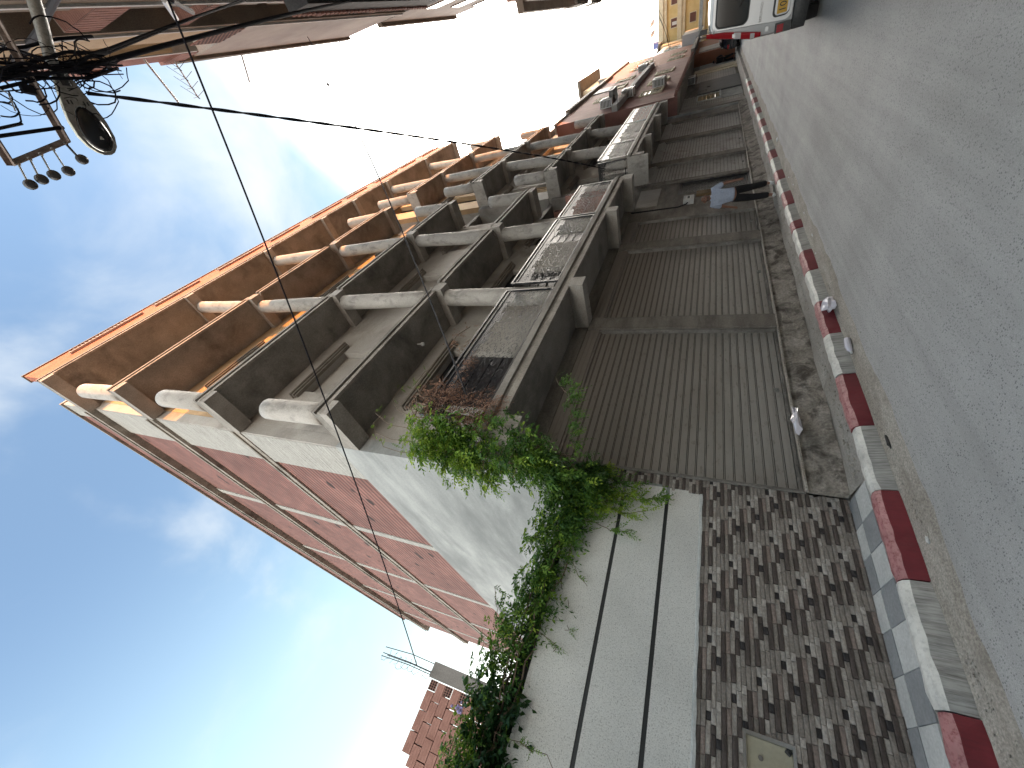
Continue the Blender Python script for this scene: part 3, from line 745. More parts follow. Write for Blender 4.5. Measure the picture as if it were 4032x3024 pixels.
# ------------------------------------------------ ground floor: pillars, shutters, door, sills
def shops():
    pil = [(5.87, 6.24), (9.28, 9.68), (14.08, 14.32), (16.30, 16.72), (19.72, 20.16), (23.25, 24.3)]
    for a, b in pil:
        mb = MB(); mb.box(a, b, YW-.03, YW+.3, .14, 3.665 if a < 23 else 3.9); mb.build('shop_pillar', M['pillar'], B)
    mb = MB(); mb.box(2.55, 24.3, YW+.02, YW+.3, 3.70, 4.19); mb.build('lintel', M['pillar'], B)
    mb = MB(); mb.box(2.728, 2.75, YW-.03, YW+.08, .52, 3.66); mb.build('guide_rail', M['rail'], B)
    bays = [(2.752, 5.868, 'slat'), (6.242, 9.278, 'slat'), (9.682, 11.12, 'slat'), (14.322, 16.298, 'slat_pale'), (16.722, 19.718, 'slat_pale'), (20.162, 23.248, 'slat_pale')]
    for a, b, mt_ in bays:
        root = MB(); root.box(a, b, YW+.10, YW+.13, .53, 3.69); sh = root.build('roller_shutter', M['rail'], B)
        rl = MB(); rl.box(a, a+.035, YW+.0, YW+.099, .53, 3.43); rl.box(b-.035, b, YW+.0, YW+.099, .53, 3.43); each(rl, 'guide_rail', M['rail'], sh)
        p = .107; n = 27
        prof = [(.0,.001),(.0,p-.001),(-.019,p-.001),(-.019,p-.010),(-.006,p-.011),(-.006,p-.017),(-.020,p-.018),(-.0225,p*.45),(-.020,.006),(-.006,.001)]
        m = MB(); m.prism(prof, lambda q, r, t: (t, q, r), -.5, .5)
        for k_ in (3, 4, 5, 8): m.m[k_] = 1
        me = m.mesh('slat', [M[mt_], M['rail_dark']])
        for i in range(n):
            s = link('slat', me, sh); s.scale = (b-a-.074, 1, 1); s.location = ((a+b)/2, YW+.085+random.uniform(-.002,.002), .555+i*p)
        bb = MB(); bb.box(a+.036, b-.036, YW+.045, YW+.098, .515, .553); bb.build('bottom_bar', M['rail'], sh)
        # slatted housing of the roll, standing forward above the opening
        hs = MB()
        for q in range(3):
            hs.box(a+.004, b-.004, YW-.02+.01*q, YW+.09, 3.435+q*.085, 3.512+q*.085)
        hs.box(a+.004, b-.004, YW+.01, YW+.09, 3.40, 3.4345); each(hs, 'housing_slat', M[mt_], sh)
        lk = MB(); c = a+(b-a)*.54; lk.box(c-.03, c+.03, YW+.035, YW+.065, .60, .66); lk.box(c-.012, c+.012, YW+.022, YW+.035, .61, .635); lk.build('lock', M['galv'], sh)
    # doorway wall, iron door
    mb = MB(); mb.box(11.122, 12.92, YW+.02, YW+.3, .14, 3.69); mb.box(12.92, 14.078, YW+.02, YW+.3, 2.5, 3.69); each(mb, 'entrance_wall', M['pillar'], B)
    mb = MB(); mb.box(12.2, 13.7, YW-.012, YW+.018, 3.02, 3.66); mb.build('pale_plaster_patch', M['concrete'], B)
    dr = MB(); dr.box(12.925, 14.073, YW+.06, YW+.09, .5, 2.49); d = dr.build('entrance_door', M['galv'], B)
    me = PANEL.copy(); me.materials.clear(); me.materials.append(M['black_metal'])
    for v in me.vertices: x, y, z = v.co; v.co = (13.02+y*.96/.94, YW+.045+z, .62+x*1.78/3.2)
    link('door_grille', me, d)
    fr = MB(); fr.box(12.925, 13.0, YW+.02, YW+.059, .5, 2.49); fr.box(14.0, 14.073, YW+.02, YW+.059, .5, 2.49); fr.box(13.0, 14.0, YW+.02, YW+.059, 2.42, 2.49); fr.box(13.0, 14.0, YW+.02, YW+.059, .5, .58)
    for z in (.9, 1.5, 2.1): fr.box(14.03, 14.09, YW-.0, YW+.019, z, z+.1)
    fr.build('door_frame', M['black_metal'], d)
    # step and sills
    mb = MB(); mb.box(2.75, 24.3, YW-.045, YW+.02, .495, .516); mb.build('shutter_sill', M['sill'], B)
    # rough mortar ramp at the foot of the shops
    nx, ny = 520, 12; vs = []
    rr = np.random.default_rng(3)
    def f(x, s): return math.sin(x*1.9+s)+.6*math.sin(x*4.3+2*s)+.35*math.sin(x*9.7+.7*s)+.25*math.sin(x*21+1.9*s)
    for i in range(nx):
        x = 2.74 + 22.2*(i/(nx-1))**1.15
        out_ = .085+.018*f(x,1)
        for j in range(ny):
            t = j/(ny-1); y = YW-.02 - out_*t
            z = .494 - .345*(t**.8) + (.022*f(x*1.7, 2+j*.8) + rr.normal(0,.006))*math.sin(math.pi*min(t*1.05,1))
            if t > .97: z = .148
            vs.append((x, y, z))
    mb = MB(); mb.add(vs, [(i*ny+j, (i+1)*ny+j, (i+1)*ny+j+1, i*ny+j+1) for i in range(nx-1) for j in range(ny-1)])
    mb.add([(2.74,YW-.02,.494),(2.74,YW-.11,.148),(2.74,YW-.02,.148)], [(0,1,2)])
    o = mb.build('mortar_ramp', M['dirt'], B)
shops()
# small white box and conduits by the door
bx = thing('doorbell_box', 'small white intercom box on the pillar left of the iron door', 'intercom', (12.2, YW, 2.1))
mb = MB(); mb.box(12.02, 12.42, YW-.10, YW+.019, 2.0, 2.28); mb.build('housing', M['tile_white'], bx)
mb = MB(); mb.box(12.10, 12.34, YW-.112, YW-.1005, 2.08, 2.22); mb.build('bezel', M['white_stipple'], bx)
mb = MB(); mb.box(12.13, 12.31, YW-.118, YW-.1125, 2.11, 2.17); mb.build('slot', M['coping'], bx)
cb_ = MB(); cb_.tube([(11.75,YW-.04,3.7),(11.75,YW-.04,2.4),(11.9,YW-.04,2.2),(12.0,YW-.04,2.16)], .018, 6); tag(cb_.build('conduit', M['cable']), 'black conduit down the wall beside the white intercom box', 'conduit')
mtb = MB(); mtb.box(12.55, 12.85, YW-.05, YW+.018, 1.45, 1.95); tag(mtb.build('gas_box', surf('old_yellow_metal', (.13,.085,.04), (.19,.13,.07), 4)), 'rusty yellow meter box below the white intercom box', 'meter box')
# hollow bricks left on the balcony
def hollow_block(M4, name='hollow_brick'):
    o = MB(); L_, W_, H_ = .30, .20, .20
    n = 12
    o.obox(M4, L_, W_, H_)
    r = o.build(name, M['brick_red'])
    h = MB(); rb = MB()
    for e in (-1, 1):
        for i in range(4):
            for j in range(3):
                h.obox(M4 @ Matrix.Translation((e*(L_/2+.0008), -W_/2+.028+i*.048, -H_/2+.038+j*.062)), .002, .036, .046)
    for q in range(6):
        rb.obox(M4 @ Matrix.Translation((0, -W_/2-.0015, -H_/2+.02+q*.032)), L_-.004, .004, .012)
    h.build('cell_hole', M['dark_hole'], r); rb.build('rib', M['brick_red'], r)
    return r
spots = [(11.5,3.55,4.31,0),(11.85,3.52,4.31,.1),(11.55,3.52,4.52,.15),(11.9,3.5,4.52,-.1),(11.6,3.54,4.73,.05),(11.95,3.5,4.73,.2),(11.65,3.5,4.94,-.1),(11.98,3.52,4.94,.1),(11.7,3.5,5.15,.1),(12.0,3.5,5.15,0.05),(11.75,3.5,5.36,0),(12.03,3.5,5.36,.15),(11.95,3.5,5.57,.05)]
for i, (x, y, z, a) in enumerate(spots):
    o = hollow_block(Matrix.Translation((x,y,z)) @ Matrix.Rotation(a+1.57, 4, 'Z'))
    row = ('bottom', 'second', 'third', 'fourth', 'fifth', 'sixth')[min(i//2,5)]
    lab = '%s red hollow brick in the %s row of the stack behind the near railing' % ('left' if i % 2 == 0 else 'right', row) if i < 12 else 'topmost red hollow brick lying on the stack behind the near railing'
    tag(o, lab, 'brick', 'hollow bricks stacked on the balcony')
for i in range(8):
    o = hollow_block(Matrix.Translation((13.05+.0*i, 4.25, 5.0+.205*i)) @ Matrix.Rotation(1.57, 4, 'Z'))
    tag(o, '%s red hollow brick of the tall pile inside the stairwell opening' % ('lowest','second','third','fourth','fifth','sixth','seventh','topmost')[i], 'brick', 'hollow bricks piled in the stairwell')
lb = MB(); lb.sphere((4.9,3.72,6.93), .045, nu=10, nv=6); lb.tube([(4.9,3.72,7.07),(4.9,3.72,6.96)], .02, 8)
tag(lb.build('bare_bulb', M['tile_white'], None, True), 'bare white bulb under the second balcony slab above the vine', 'light bulb')
bb_ = thing('brick_offcuts', 'two broken brick pieces left on the first balcony by the column', 'brick', (5.6, 3.7, 4.2))
for i, (x, z) in enumerate(((5.35,4.28),(5.55,4.30))):
    mb = MB(); mb.obox(Matrix.Translation((x,3.8,z)) @ Matrix.Rotation(.5*i,4,'Z'), .18,.12,.15); mb.build('offcut', M['brick_red'], bb_)
# ================================================================== brick building behind the wall
M['grey_post'] = surf('weathered_grey_post', (.17,.16,.15), (.27,.255,.24), 3, (1,1,.3), 50, .35)
def brick_house():
    Y = 9.0; rt = thing('brick_building', 'unfinished hollow brick building with a concrete corner post behind the low wall', 'building', (-1, Y, 0))
    mb = MB(); mb.box(.02, .31, Y-.02, Y+.28, .0, 6.56); mb.build('corner_post', M['grey_post'], rt)
    mb = MB(); mb.box(-9, .015, Y+.06, Y+.22, 0, 4.5); mb.build('wall_core', M['mortar'], rt)
    bw, bh = .335, .192; me = {}
    def bm(w_):
        m = MB(); h = bh-.012; y0, y1 = 0, .2
        zs = [0, h*.30, h*.335, h*.665, h*.70, h]; ys = [0, 0, .004, .004, 0, 0]
        vs = [(0,.0,0),(w_,0,0),(w_,.2,0),(0,.2,0),(0,0,h),(w_,0,h),(w_,.2,h),(0,.2,h)]
        m.add(vs, [(3,2,1,0),(4,5,6,7),(1,2,6,5),(2,3,7,6),(3,0,4,7),(0,1,5,4)])
        for z in (.333, .667): m.box(.002, w_-.002, -.0035, -.0002, h*z-.004, h*z+.004)
        return m.mesh('brick', M['brick_red'])
    me[0] = bm(bw-.012); me[1] = bm(bw*.5-.012)
    top = 6.50
    for r in range(15):
        z = top - (r+1)*bh; off = (r % 2)*bw*.5
        lim = -1.02 if r < 2 else (-1.36 if r < 3 else -9)
        x = .016
        if r % 2 == 0 and r < 5:
            # block laid with its cells showing
            g = MB(); c = MB()
            g.box(x-.19, x-.012, Y, Y+.012, z, z+bh-.012)
            for i in range(4):
                for j in range(3): c.box(x-.183+i*.042, x-.150+i*.042, Y-.0025, Y-.0005, z+.014+j*.055, z+.014+j*.055+.042)
            b = g.build('brick', M['brick_red'], rt); c.build('cell_hole', M['dark_hole'], b); x -= .19
        k = 0
        while x > max(lim, -5.0):
            b = link('brick', me[0], rt)
            b.matrix_parent_inverse = Matrix.Identity(4)
            b.location = Vector((x-bw+.0+random.uniform(-.004,.004), Y+random.uniform(-.006,.006), z+random.uniform(-.003,.003))) - rt.location
            x -= bw+.004; k += 1
    rb = MB()
    for (x, y) in ((.06,Y+.02),(.11,Y+.03),(.26,Y+.02),(.1,Y+.22)):
        rb.tube([(x,y,6.5),(x+.005,y,7.2),(x-.04+random.uniform(-.02,.02),y,7.95)], .009, 6)
    rb.build('rebar', M['wire_grey'], rt)
    rw = MB()
    for q in range(9):
        z = 6.6+q*.15; pts = [(.06+.12*math.cos(t)+random.uniform(-.03,.03), Y+.08+.08*math.sin(t), z+t*.03+random.uniform(-.03,.03)) for t in np.linspace(0, random.uniform(2.5,6), 9)]
        rw.tube(pts, .004, 4)
    rw.build('binding_wire', M['wire_grey'], rt)
brick_house()

# ================================================================== the side across the street
M['beige'] = surf('beige_plaster', (.36,.29,.19), (.47,.39,.27), .9, (1,1,1), 50, .2, bs=.2)
M['brown'] = surf('brown_soffit', (.15,.125,.10), (.23,.195,.16), 1.2, fine=50)
M['brickface'] = surf('facing_brick', (.21,.105,.085), (.30,.155,.125), 3, (1,1,1), 60, .3)
M['glass_dark'] = plain('dark_window', (.012,.014,.018), .12, 0, .8)
M['greyplaster'] = surf('street_grey_plaster', (.30,.285,.27), (.42,.405,.385), .7, fine=40, fine_amt=.2)
K_ = .733  # scale about the camera, brings the far-side buildings nearer and smaller
class FB(MB):
    """far-side geometry: vertices scaled about the camera by K_, bases set below ground"""
    def mesh(s, name, mats, smooth=False):
        s.v = [(x*K_, y*K_, z*K_+.467 if z > .01 else -.1) for x, y, z in s.v]
        return MB.mesh(s, name, mats, smooth)
def across():
    MB = FB
    A = thing('beige_building', 'tall beige plastered building across the street with brick piers and a curved cornice', 'building', (14, -3.6, 0))
    mb = MB(); mb.box(3.2, 23.6, -14, -3.6, 0, 19.0); mb.build('wall', M['beige'], A)
    mb = MB(); mb.box(14.2, 23.6, -3.598, -3.0, 16.52, 20.2); mb.build('upper_wall', M['greyplaster'], A)
    mb = MB(); mb.box(5.2, 14.19, -3.598, -3.02, 16.52, 17.9); mb.build('frieze', M['beige'], A)
    # loggia storey: slabs, piers of facing brick, dark glass
    for z0, z1, y in ((13.9, 14.2, -3.0), (16.25, 16.5, -2.98), (10.6, 10.9, -3.0), (7.3, 7.6, -3.0)):
        mb = MB(); mb.box(6.0, 23.6, -3.598, y, z0, z1); mb.build('floor_slab', M['brown'], A)
        mb = MB(); mb.box(6.0, 23.62, y-.0, y+.05, z1-.07, z1+.02); mb.build('white_sill', M['tile_white'], A)
    for zb in (14.22, 10.92, 7.62):
        for x, pw in ((8.3,.75), (11.3,.22), (17.0,.3), (20.5,.3)):
            p = MB(); h = 2.02 if zb > 14 else 2.9
            p.box(x, x+pw, -3.55, -3.03, zb, zb+h); pr = p.build('brick_pier', M['mortar'], A)
            c = MB(); n = int(h/.085)
            for q in range(n):
                z = zb+q*.085
                c.box(x-.012, x+pw+.012, -3.022, -3.012 if q % 2 else -3.006, z+.008, z+.078); c.box(x-.022, x-.001, -3.55, -3.03, z+.008, z+.078)
            c.build('brick_courses', M['brickface'], pr)
        for x in (6.2, 9.1, 11.3, 13.4, 15.9, 18.7):
            g = MB(); g.box(x, x+1.5, -3.597, -3.55, zb+.5, zb+1.9); w_ = g.build('window', M['brown'], A)
            f = MB(); f.box(x+.06, x+1.44, -3.549, -3.54, zb+.56, zb+1.84); f.build('pane', M['glass_dark'], w_)
            s = MB(); s.box(x-.1, x+1.6, -3.54, -3.02, zb+.30, zb+.42); s.build('window_sill', M['brown'], A)
    # pierced brick screen
    sc = MB(); sc.box(12.9, 14.1, -2.995, -2.97, 16.9, 18.4); s_ = sc.build('brick_screen', M['brickface'], A)
    hl = MB()
    for r in range(9):
        for c in range(8): hl.box(12.95+c*.145+(.07 if r % 2 else 0), 13.03+c*.145+(.07 if r % 2 else 0), -2.9695, -2.966, 16.95+r*.16, 17.06+r*.16)
    hl.build('screen_hole', M['dark_hole'], s_)
    # coved cornice and parapet
    prof = [(-3.6,17.6)]+[(-3.6+.62*(1-math.cos(t)), 17.6+1.35*math.sin(t)) for t in np.linspace(.05,1.5,9)]+[(-2.96,19.0),(-3.6,19.02)]
    mb = MB(); mb.prism(prof[::-1], lambda p, q, t: (t, p, q), 5.0, 12.6); mb.build('cornice', M['beige'], A)
    mb = MB(); mb.box(5.0, 13.6, -3.2, -2.94, 19.03, 19.18); mb.build('cornice_lip', M['tile_white'], A)
    mb = MB(); mb.box(5.0, 13.4, -3.25, -2.99, 19.19, 20.35); mb.build('parapet', M['brickface'], A)
    mb = MB(); mb.box(10.1, 10.9, -3.3, -2.93, 20.36, 20.75); mb.box(13.0, 13.7, -3.3, -2.93, 19.19, 20.6); mb.box(5.4, 6.1, -3.3, -2.93, 20.36, 20.75); each(mb, 'parapet_block', M['brickface'], A)
    mb = MB(); mb.box(13.5, 23.7, -3.7, -2.9, 20.21, 20.5); mb.build('roof_edge', M['brown'], A)
    mb = MB(); mb.box(13.5, 23.7, -3.7, -2.95, 20.51, 20.66); mb.build('roof_tile_edge', M['brickface'], A)
    dn = MB(); dn.tube([(6.6,-3.2,6),(6.9,-2.95,12.5),(7.4,-2.92,15.4),(7.75,-2.95,18)], .06, 8); dn.build('downpipe', M['wire_grey'], A)
    # tiled balcony canopy
    T = MB(); T.box(13.2, 21.6, -3.59, -2.62, 13.0, 13.85); t_ = T.build('canopy', surf('dark_canopy', (.03,.03,.033), (.07,.07,.072), 2), A)
    for i in range(38):
        x = 13.25+i*.22; m = MB(); m.tube([(x+.1,-3.4,13.97),(x+.1,-2.56,13.84)], .085, 7); m.build('roof_tile', M['brickface'], t_)
    bl = MB(); bl.box(13.4, 21.4, -3.59, -2.8, 11.9, 12.98); bl.build('canopy_side', M['brown'], A)
    # things on the roof
    for k, (p0, p1, lb) in enumerate((((11.9,-3.05,19.6),(12.7,-1.9,20.6),'bare roof pole left of the spiky aerial'), ((16.6,-3.0,20.5),(17.3,-2.2,21.8),'bare roof pole with wires, right of the spiky aerial'), ((23.2,-3.05,20.6),(24.3,-1.75,21.6),'bare roof pole at the far end of the beige roof'))):
        mb = MB(); mb.tube([p0, p1], .035, 8); o = mb.build('roof_pole', M['galv'])
        tag(o, lb, 'pole', 'poles leaning out from the beige roof')
    an = thing('roof_aerial', 'spiky television aerial leaning off the beige roof', 'aerial', (13.2,-3.0,20.0))
    a, b = Vector((13.1,-3.0,19.9)), Vector((14.3,-2.0,21.6))
    mb = MB(); mb.tube([a, b], .022, 6); mb.build('boom', M['rust'], an)
    mb = MB(); d = (b-a).normalized(); u = d.cross(Vector((1,0,0))).normalized(); v = d.cross(u)
    for q in range(4):
        p = a.lerp(b, .25+q*.24)
        for s in ((1,1),(-1,1),(1,-1)): mb.tube([p, p - d*.55 + (u*s[0]+v*s[1])*.26], .008, 5)
        mb.tube([p-u*.09, p+u*.09], .02, 5)
    mb.build('rods', M['wire_grey'], an)
    # the next houses along
    h2 = thing('grey_house', 'plain grey plastered house beyond the beige building, across the street', 'building', (30,-3,0))
    mb = MB(); mb.box(24.2, 33.0, -14, -3.05, 0, 18.2); mb.build('wall', M['greyplaster'], h2)
    mb = MB(); mb.box(24.1, 33.1, -14, -2.9, 18.21, 18.5); mb.build('roof_slab', M['brown'], h2)
    mb = MB(); mb.box(24.3, 33, -12, -5.2, 18.51, 21.6); mb.build('roof_room', M['greyplaster'], h2)  # unseen block added on the roof to shade the facade opposite
    for x in (25.5, 28.5, 31.5):
        for z in (4.5, 8, 11.4, 14.8):
            g = MB(); g.box(x, x+1.2, -3.049, -3.02, z, z+1.4); w_ = g.build('window', M['brown'], h2); f = MB(); f.box(x+.06, x+1.14, -3.019, -3.01, z+.06, z+1.34); f.build('pane', M['glass_dark'], w_)
    mb = MB(); mb.tube([(30.6,-3,18.4),(30.9,-2.4,19.6)], .02, 5); mb.tube([(30.2,-2.7,18.9),(31.2,-2.4,19.2)], .012, 5); mb.tube([(30.3,-2.7,19.2),(31.3,-2.3,19.5)], .012, 5)
    tag(mb.build('house_aerial', M['wire_grey']), 'small aerial on the roof of the grey house across the street', 'aerial')
    h3 = thing('brown_house', 'brown house with a roof terrace further down across the street', 'building', (48,-3,0))
    mb = MB(); mb.box(40.0, 58, -14, -2.95, 0, 15.6); mb.build('wall', M['greyplaster'], h3)
    mb = MB(); mb.box(39.6, 58.4, -14, -2.4, 15.61, 16.2); mb.build('roof_slab', M['brown'], h3)
    mb = MB(); mb.box(44, 57, -13, -3.6, 16.21, 18.6); mb.build('terrace_wall', M['brickface'], h3)
    for x in (42, 46, 50, 54):
        for z in (4, 8, 12):
            g = MB(); g.box(x, x+1.3, -2.949, -2.92, z, z+1.6); w_ = g.build('window', M['brown'], h3); f = MB(); f.box(x+.07, x+1.23, -2.919, -2.91, z+.07, z+1.53); f.build('pane', M['glass_dark'], w_)
    for k in (0, 1):
        bb = MB(); bb.box(43+6*k, 47+6*k, -2.94, -1.9, 12.2+0*k, 12.45); bb.box(43+6*k, 47+6*k, -1.95, -1.9, 12.451, 13.4); each(bb, 'balcony', M['brown'], h3)
    h4 = thing('low_grey_house', 'low grey house between the taller houses across the street', 'building', (37,-3,0))
    mb = MB(); mb.box(33.3, 39.5, -14, -3.2, 0, 14.5); mb.build('wall', M['beige'], h4)
    mb = MB(); mb.box(33.3, 39.5, -14, -3.05, 14.51, 14.75); mb.build('roof_slab', M['brown'], h4)
    for z in (4,8):
        g = MB(); g.box(35.5, 37, -3.199, -3.17, z, z+1.5); w_ = g.build('window', M['brown'], h4); f = MB(); f.box(35.56, 36.94, -3.169, -3.16, z+.06, z+1.44); f.build('pane', M['glass_dark'], w_)
across()
def added_corner_house():  # two unseen houses added to set how much sky and sun reaches the street
    h = thing('added_neighbour_house', 'plain unseen house added on the far side behind the camera to shape the light', 'building', (-10,-2.6,0))
    mb = MB(); mb.box(-24, 1.5, -12, -2.6, 0, 4.2); mb.build('wall', M['greyplaster'], h)
    mb = MB(); mb.box(-24, 1.5, -12, -2.4, 4.21, 4.4); mb.build('roof_slab', M['brown'], h)
    h = thing('added_corner_house', 'plain unseen house added on the far side to block sun from the street end', 'building', (54,-2.3,0))
    mb = MB(); mb.box(43.2, 64, -12, -2.3, 0, 10.2); mb.build('wall', M['greyplaster'], h)
    mb = MB(); mb.box(43.1, 64.2, -12, -2.1, 10.21, 10.45); mb.build('roof_slab', M['brown'], h)
added_corner_house()

# ================================================================== houses further along on the near side
M['red_paint'] = surf('dull_red_house_paint', (.20,.10,.085), (.29,.15,.125), .8, fine=50, fine_amt=.2, stain=(.14,.085,.07), stain_scale=1.3, stain_stretch=(1,1,.3))
M['red_fair'] = surf('orange_red_house_paint', (.25,.105,.06), (.34,.16,.10), .9, fine=40)
M['yellow'] = surf('yellow_house_paint', (.56,.43,.20), (.68,.55,.29), 1, fine=30, fine_amt=.15)
M['cream'] = surf('cream_trim', (.56,.50,.36), (.70,.64,.48), 2, fine=30, fine_amt=.2)
M['ac_white'] = plain('white_enamel', (.55,.56,.56), .4)
def ac_unit(x, y, z, lab, L_=1.0, parent=None):
    a = thing('air_conditioner', lab, 'air conditioner', (x, y, z), 'air conditioners on the red house')
    h = .68
    mb = MB(); mb.box(x, x+L_, y-.38, y, z, z+h); mb.build('case', M['ac_white'], a)
    mb = MB(); mb.tube([(x+.38,y-.381,z+h/2),(x+.38,y-.40,z+h/2)], .26, 18); mb.build('fan_grille', M['rail'], a)
    mb = MB()
    for q in range(7): mb.box(x-.012, x-.001, y-.34, y-.04, z+.08+q*.08, z+.12+q*.08)
    mb.build('side_vents', M['glass_dark'], a)
    mb = MB(); mb.box(x+.1, x+.16, y-.42, y+.1, z-.06, z-.002); mb.box(x+L_-.16, x+L_-.1, y-.42, y+.1, z-.06, z-.002); mb.build('bracket', M['rust'], a)
def window(x0, x1, z0, z1, y, parent, m=None, depth=.14):
    g = MB(); t = .07; f = y-.05
    g.box(x0-t, x1+t, f, y+.01, z1, z1+t); g.box(x0-t, x1+t, f-.05, y+.01, z0-t, z0); g.box(x0-t, x0, f, y+.01, z0, z1); g.box(x1, x1+t, f, y+.01, z0, z1)
    w_ = g.build('window', m or M['cream'], parent)
    p = MB(); p.box(x0+.001, x1-.001, y-.012, y-.004, z0+.001, z1-.001); p.build('pane', M['glass_dark'], w_)
    s = MB()
    for q in range(5): s.box(x0+.004, x1-.004, y-.03, y-.013, z0+(z1-z0)*(q+.12)/5, z0+(z1-z0)*(q+.88)/5)
    s.build('blind', surf_blind, w_); return w_
surf_blind = surf('slatted_blind', (.20,.165,.09), (.29,.24,.15), 3)
def red_house():
    A = thing('red_house', 'dull red painted house with air conditioners and a tiled ledge over its ground floor', 'building', (30, YW, 0))
    Yo = 3.32
    mb = MB(); mb.box(25.2, 43.5, YW+.02, 16, .1, 3.2); mb.build('ground_floor', M['pillar'], A)
    mb = MB(); mb.box(25.15, 43.6, Yo, 16, 3.3, 9.9); mb.build('upper_wall', M['red_paint'], A)
    mb = MB(); mb.box(25.15, 43.6, Yo-.0, YW+.02, 3.201, 3.299); mb.build('soffit', M['brown'], A)
    mb = MB(); mb.box(25.0, 43.8, Yo-.16, Yo-.002, 3.18, 3.30); sl = mb.build('tiled_ledge', M['brown'], A)
    for i in range(62):
        m = MB(); x = 25.1+i*.3; m.tube([(x+.12,Yo-.01,3.42),(x+.12,Yo-.26,3.33)], .09, 6); m.build('ledge_tile', M['brickface'], sl)
    mb = MB(); mb.box(25.1, 43.7, Yo-.30, Yo-.002, 6.35, 6.65); mb.build('floor_band', M['greyplaster'], A)
    mb = MB(); mb.box(28.4, 43.7, Yo-.22, Yo+.5, 9.91, 10.2); mb.build('roof_edge', M['moulding'], A)
    mb = MB(); mb.box(25.1, 28.2, Yo-.1, Yo+.4, 9.905, 10.02); mb.build('roof_lip', M['greyplaster'], A)
    for x in (30.2, 34.6, 38.6): window(x, x+1.5, 7.5, 8.75, Yo, A)
    for x in (28.0, 32.0, 36.5): window(x, x+1.5, 4.4, 5.55, Yo, A)
    mb = MB(); mb.box(27.0, 28.6, Yo-.75, Yo-.002, 6.9, 7.1); mb.box(27.0, 28.6, Yo-.78, Yo-.72, 7.101, 8.0); each(mb, 'dark_balcony', M['rail'], A)
    # ground floor: old brick-pattern front, white window, grey iron door with 23
    mb = MB(); mb.box(25.1, 25.8, YW-.06, YW+.018, .14, 3.19); mb.build('corner_pilaster', M['concrete'], A)
    mb = MB()
    for r in range(26):
        for c in range(9):
            x = 25.85+c*.38+(.19 if r % 2 else 0); mb.box(x, x+.36, YW-.004, YW+.018, .2+r*.115, .3+r*.115)
    o = mb.build('tile_cladding', M['column'], A); o['kind'] = 'stuff'
    mb = MB(); mb.box(26.9, 29.2, YW-.03, YW-.006, .2, 1.2); mb.build('pale_panel', M['plaster_grey'], A)
    window(27.2, 28.75, 1.3, 2.4, YW-.02, A, M['tile_white'])
    d = MB(); d.box(29.2, 33.6, YW-.10, YW-.035, .2, 2.45); dr = d.build('iron_door', surf('grey_iron_door', (.075,.08,.085), (.12,.125,.13), 2, rough=.55), A)
    m = MB(); m.tube([(31.0,YW-.101,1.9),(31.0,YW-.13,1.9)], .1, 10); m.build('lock', M['coping'], dr)
    text('23', 'door_number', (29.7, YW-.104, 1.95), .62, M['coping'], dr, rx=90)
    s = MB(); s.box(33.9, 37.4, YW-.01, YW+.01, .3, 2.7); sh = s.build('roller_shutter', M['rail'], A)
    for i in range(16):
        q = MB(); q.box(33.92, 37.38, YW-.04, YW-.012, .32+i*.148, .445+i*.148); q.build('slat', M['slat_pale'], sh)
    mb = MB(); mb.box(37.6, 38.4, YW-.04, YW+.018, .14, 3.19); mb.box(38.8, 40.4, YW-.05, YW+.018, .14, 3.0); each(mb, 'pilaster', M['cream'], A)
    mb = MB(); mb.box(40.7, 43.2, YW-.02, YW+.01, .3, 2.7); mb.build('blue_door', M['plaster_grey'], A)
    ac_unit(26.6, Yo-.06, 6.9, 'white air conditioner under the roof edge of the red house, nearest of the row')
    ac_unit(28.6, Yo-.06, 6.0, 'white air conditioner by the dark balcony of the red house')
    ac_unit(29.8, Yo-.06, 4.35, 'white air conditioner beside the middle window of the red house')
    ac_unit(33.8, YW-.06, 2.75, 'white air conditioner over the grey door marked 23')
    ac_unit(41.5, Yo-.06, 6.75, 'small air conditioner at the far end of the red house')
    for x, z in ((33.0,10.2),(36.0,10.2),(29.6,10.2)):
        m = MB(); m.tube([(x,Yo+.3,z),(x,Yo+.3,z+1.5)], .03, 5); tag(m.build('roof_rod', M['rust']), ('middle','farthest','nearest')[int(x) % 3 if False else (33.0,36.0,29.6).index(x)] + ' thin upright rod on the roof of the red house', 'rod', 'rods on the red house roof')
    # grey set-back storey on its roof
    g = thing('roof_hut', 'grey stepped stair hut on the roof beside the red house', 'building', (26.5,4,10))
    m = MB(); m.box(25.2, 29.5, Yo+1.0, 9, 10.03, 11.4); m.build('wall', M['greyplaster'], g); m = MB(); m.box(25.0, 29.8, Yo+.7, 9.2, 11.41, 11.6); m.build('roof_slab', M['brown'], g)
def text(s, name, loc, size, mat, parent, rx=90, rz=0, sx=1, ext=.004, align='LEFT'):
    cu = bpy.data.curves.new(name, 'FONT'); cu.body = s; cu.size = size; cu.extrude = ext; cu.align_x = align; cu.resolution_u = 3
    ob = bpy.data.objects.new(name, cu); col.objects.link(ob)
    dg = bpy.context.evaluated_depsgraph_get(); me = bpy.data.meshes.new_from_object(ob.evaluated_get(dg)); bpy.data.objects.remove(ob); bpy.data.curves.remove(cu)
    me.materials.clear(); me.materials.append(mat); me.transform(Matrix.Translation(loc) @ Matrix.Rotation(R(rz),4,'Z') @ Matrix.Rotation(R(rx),4,'X') @ Matrix.Diagonal((sx,1,1,1)))
    return link(name, me, parent)
red_house()
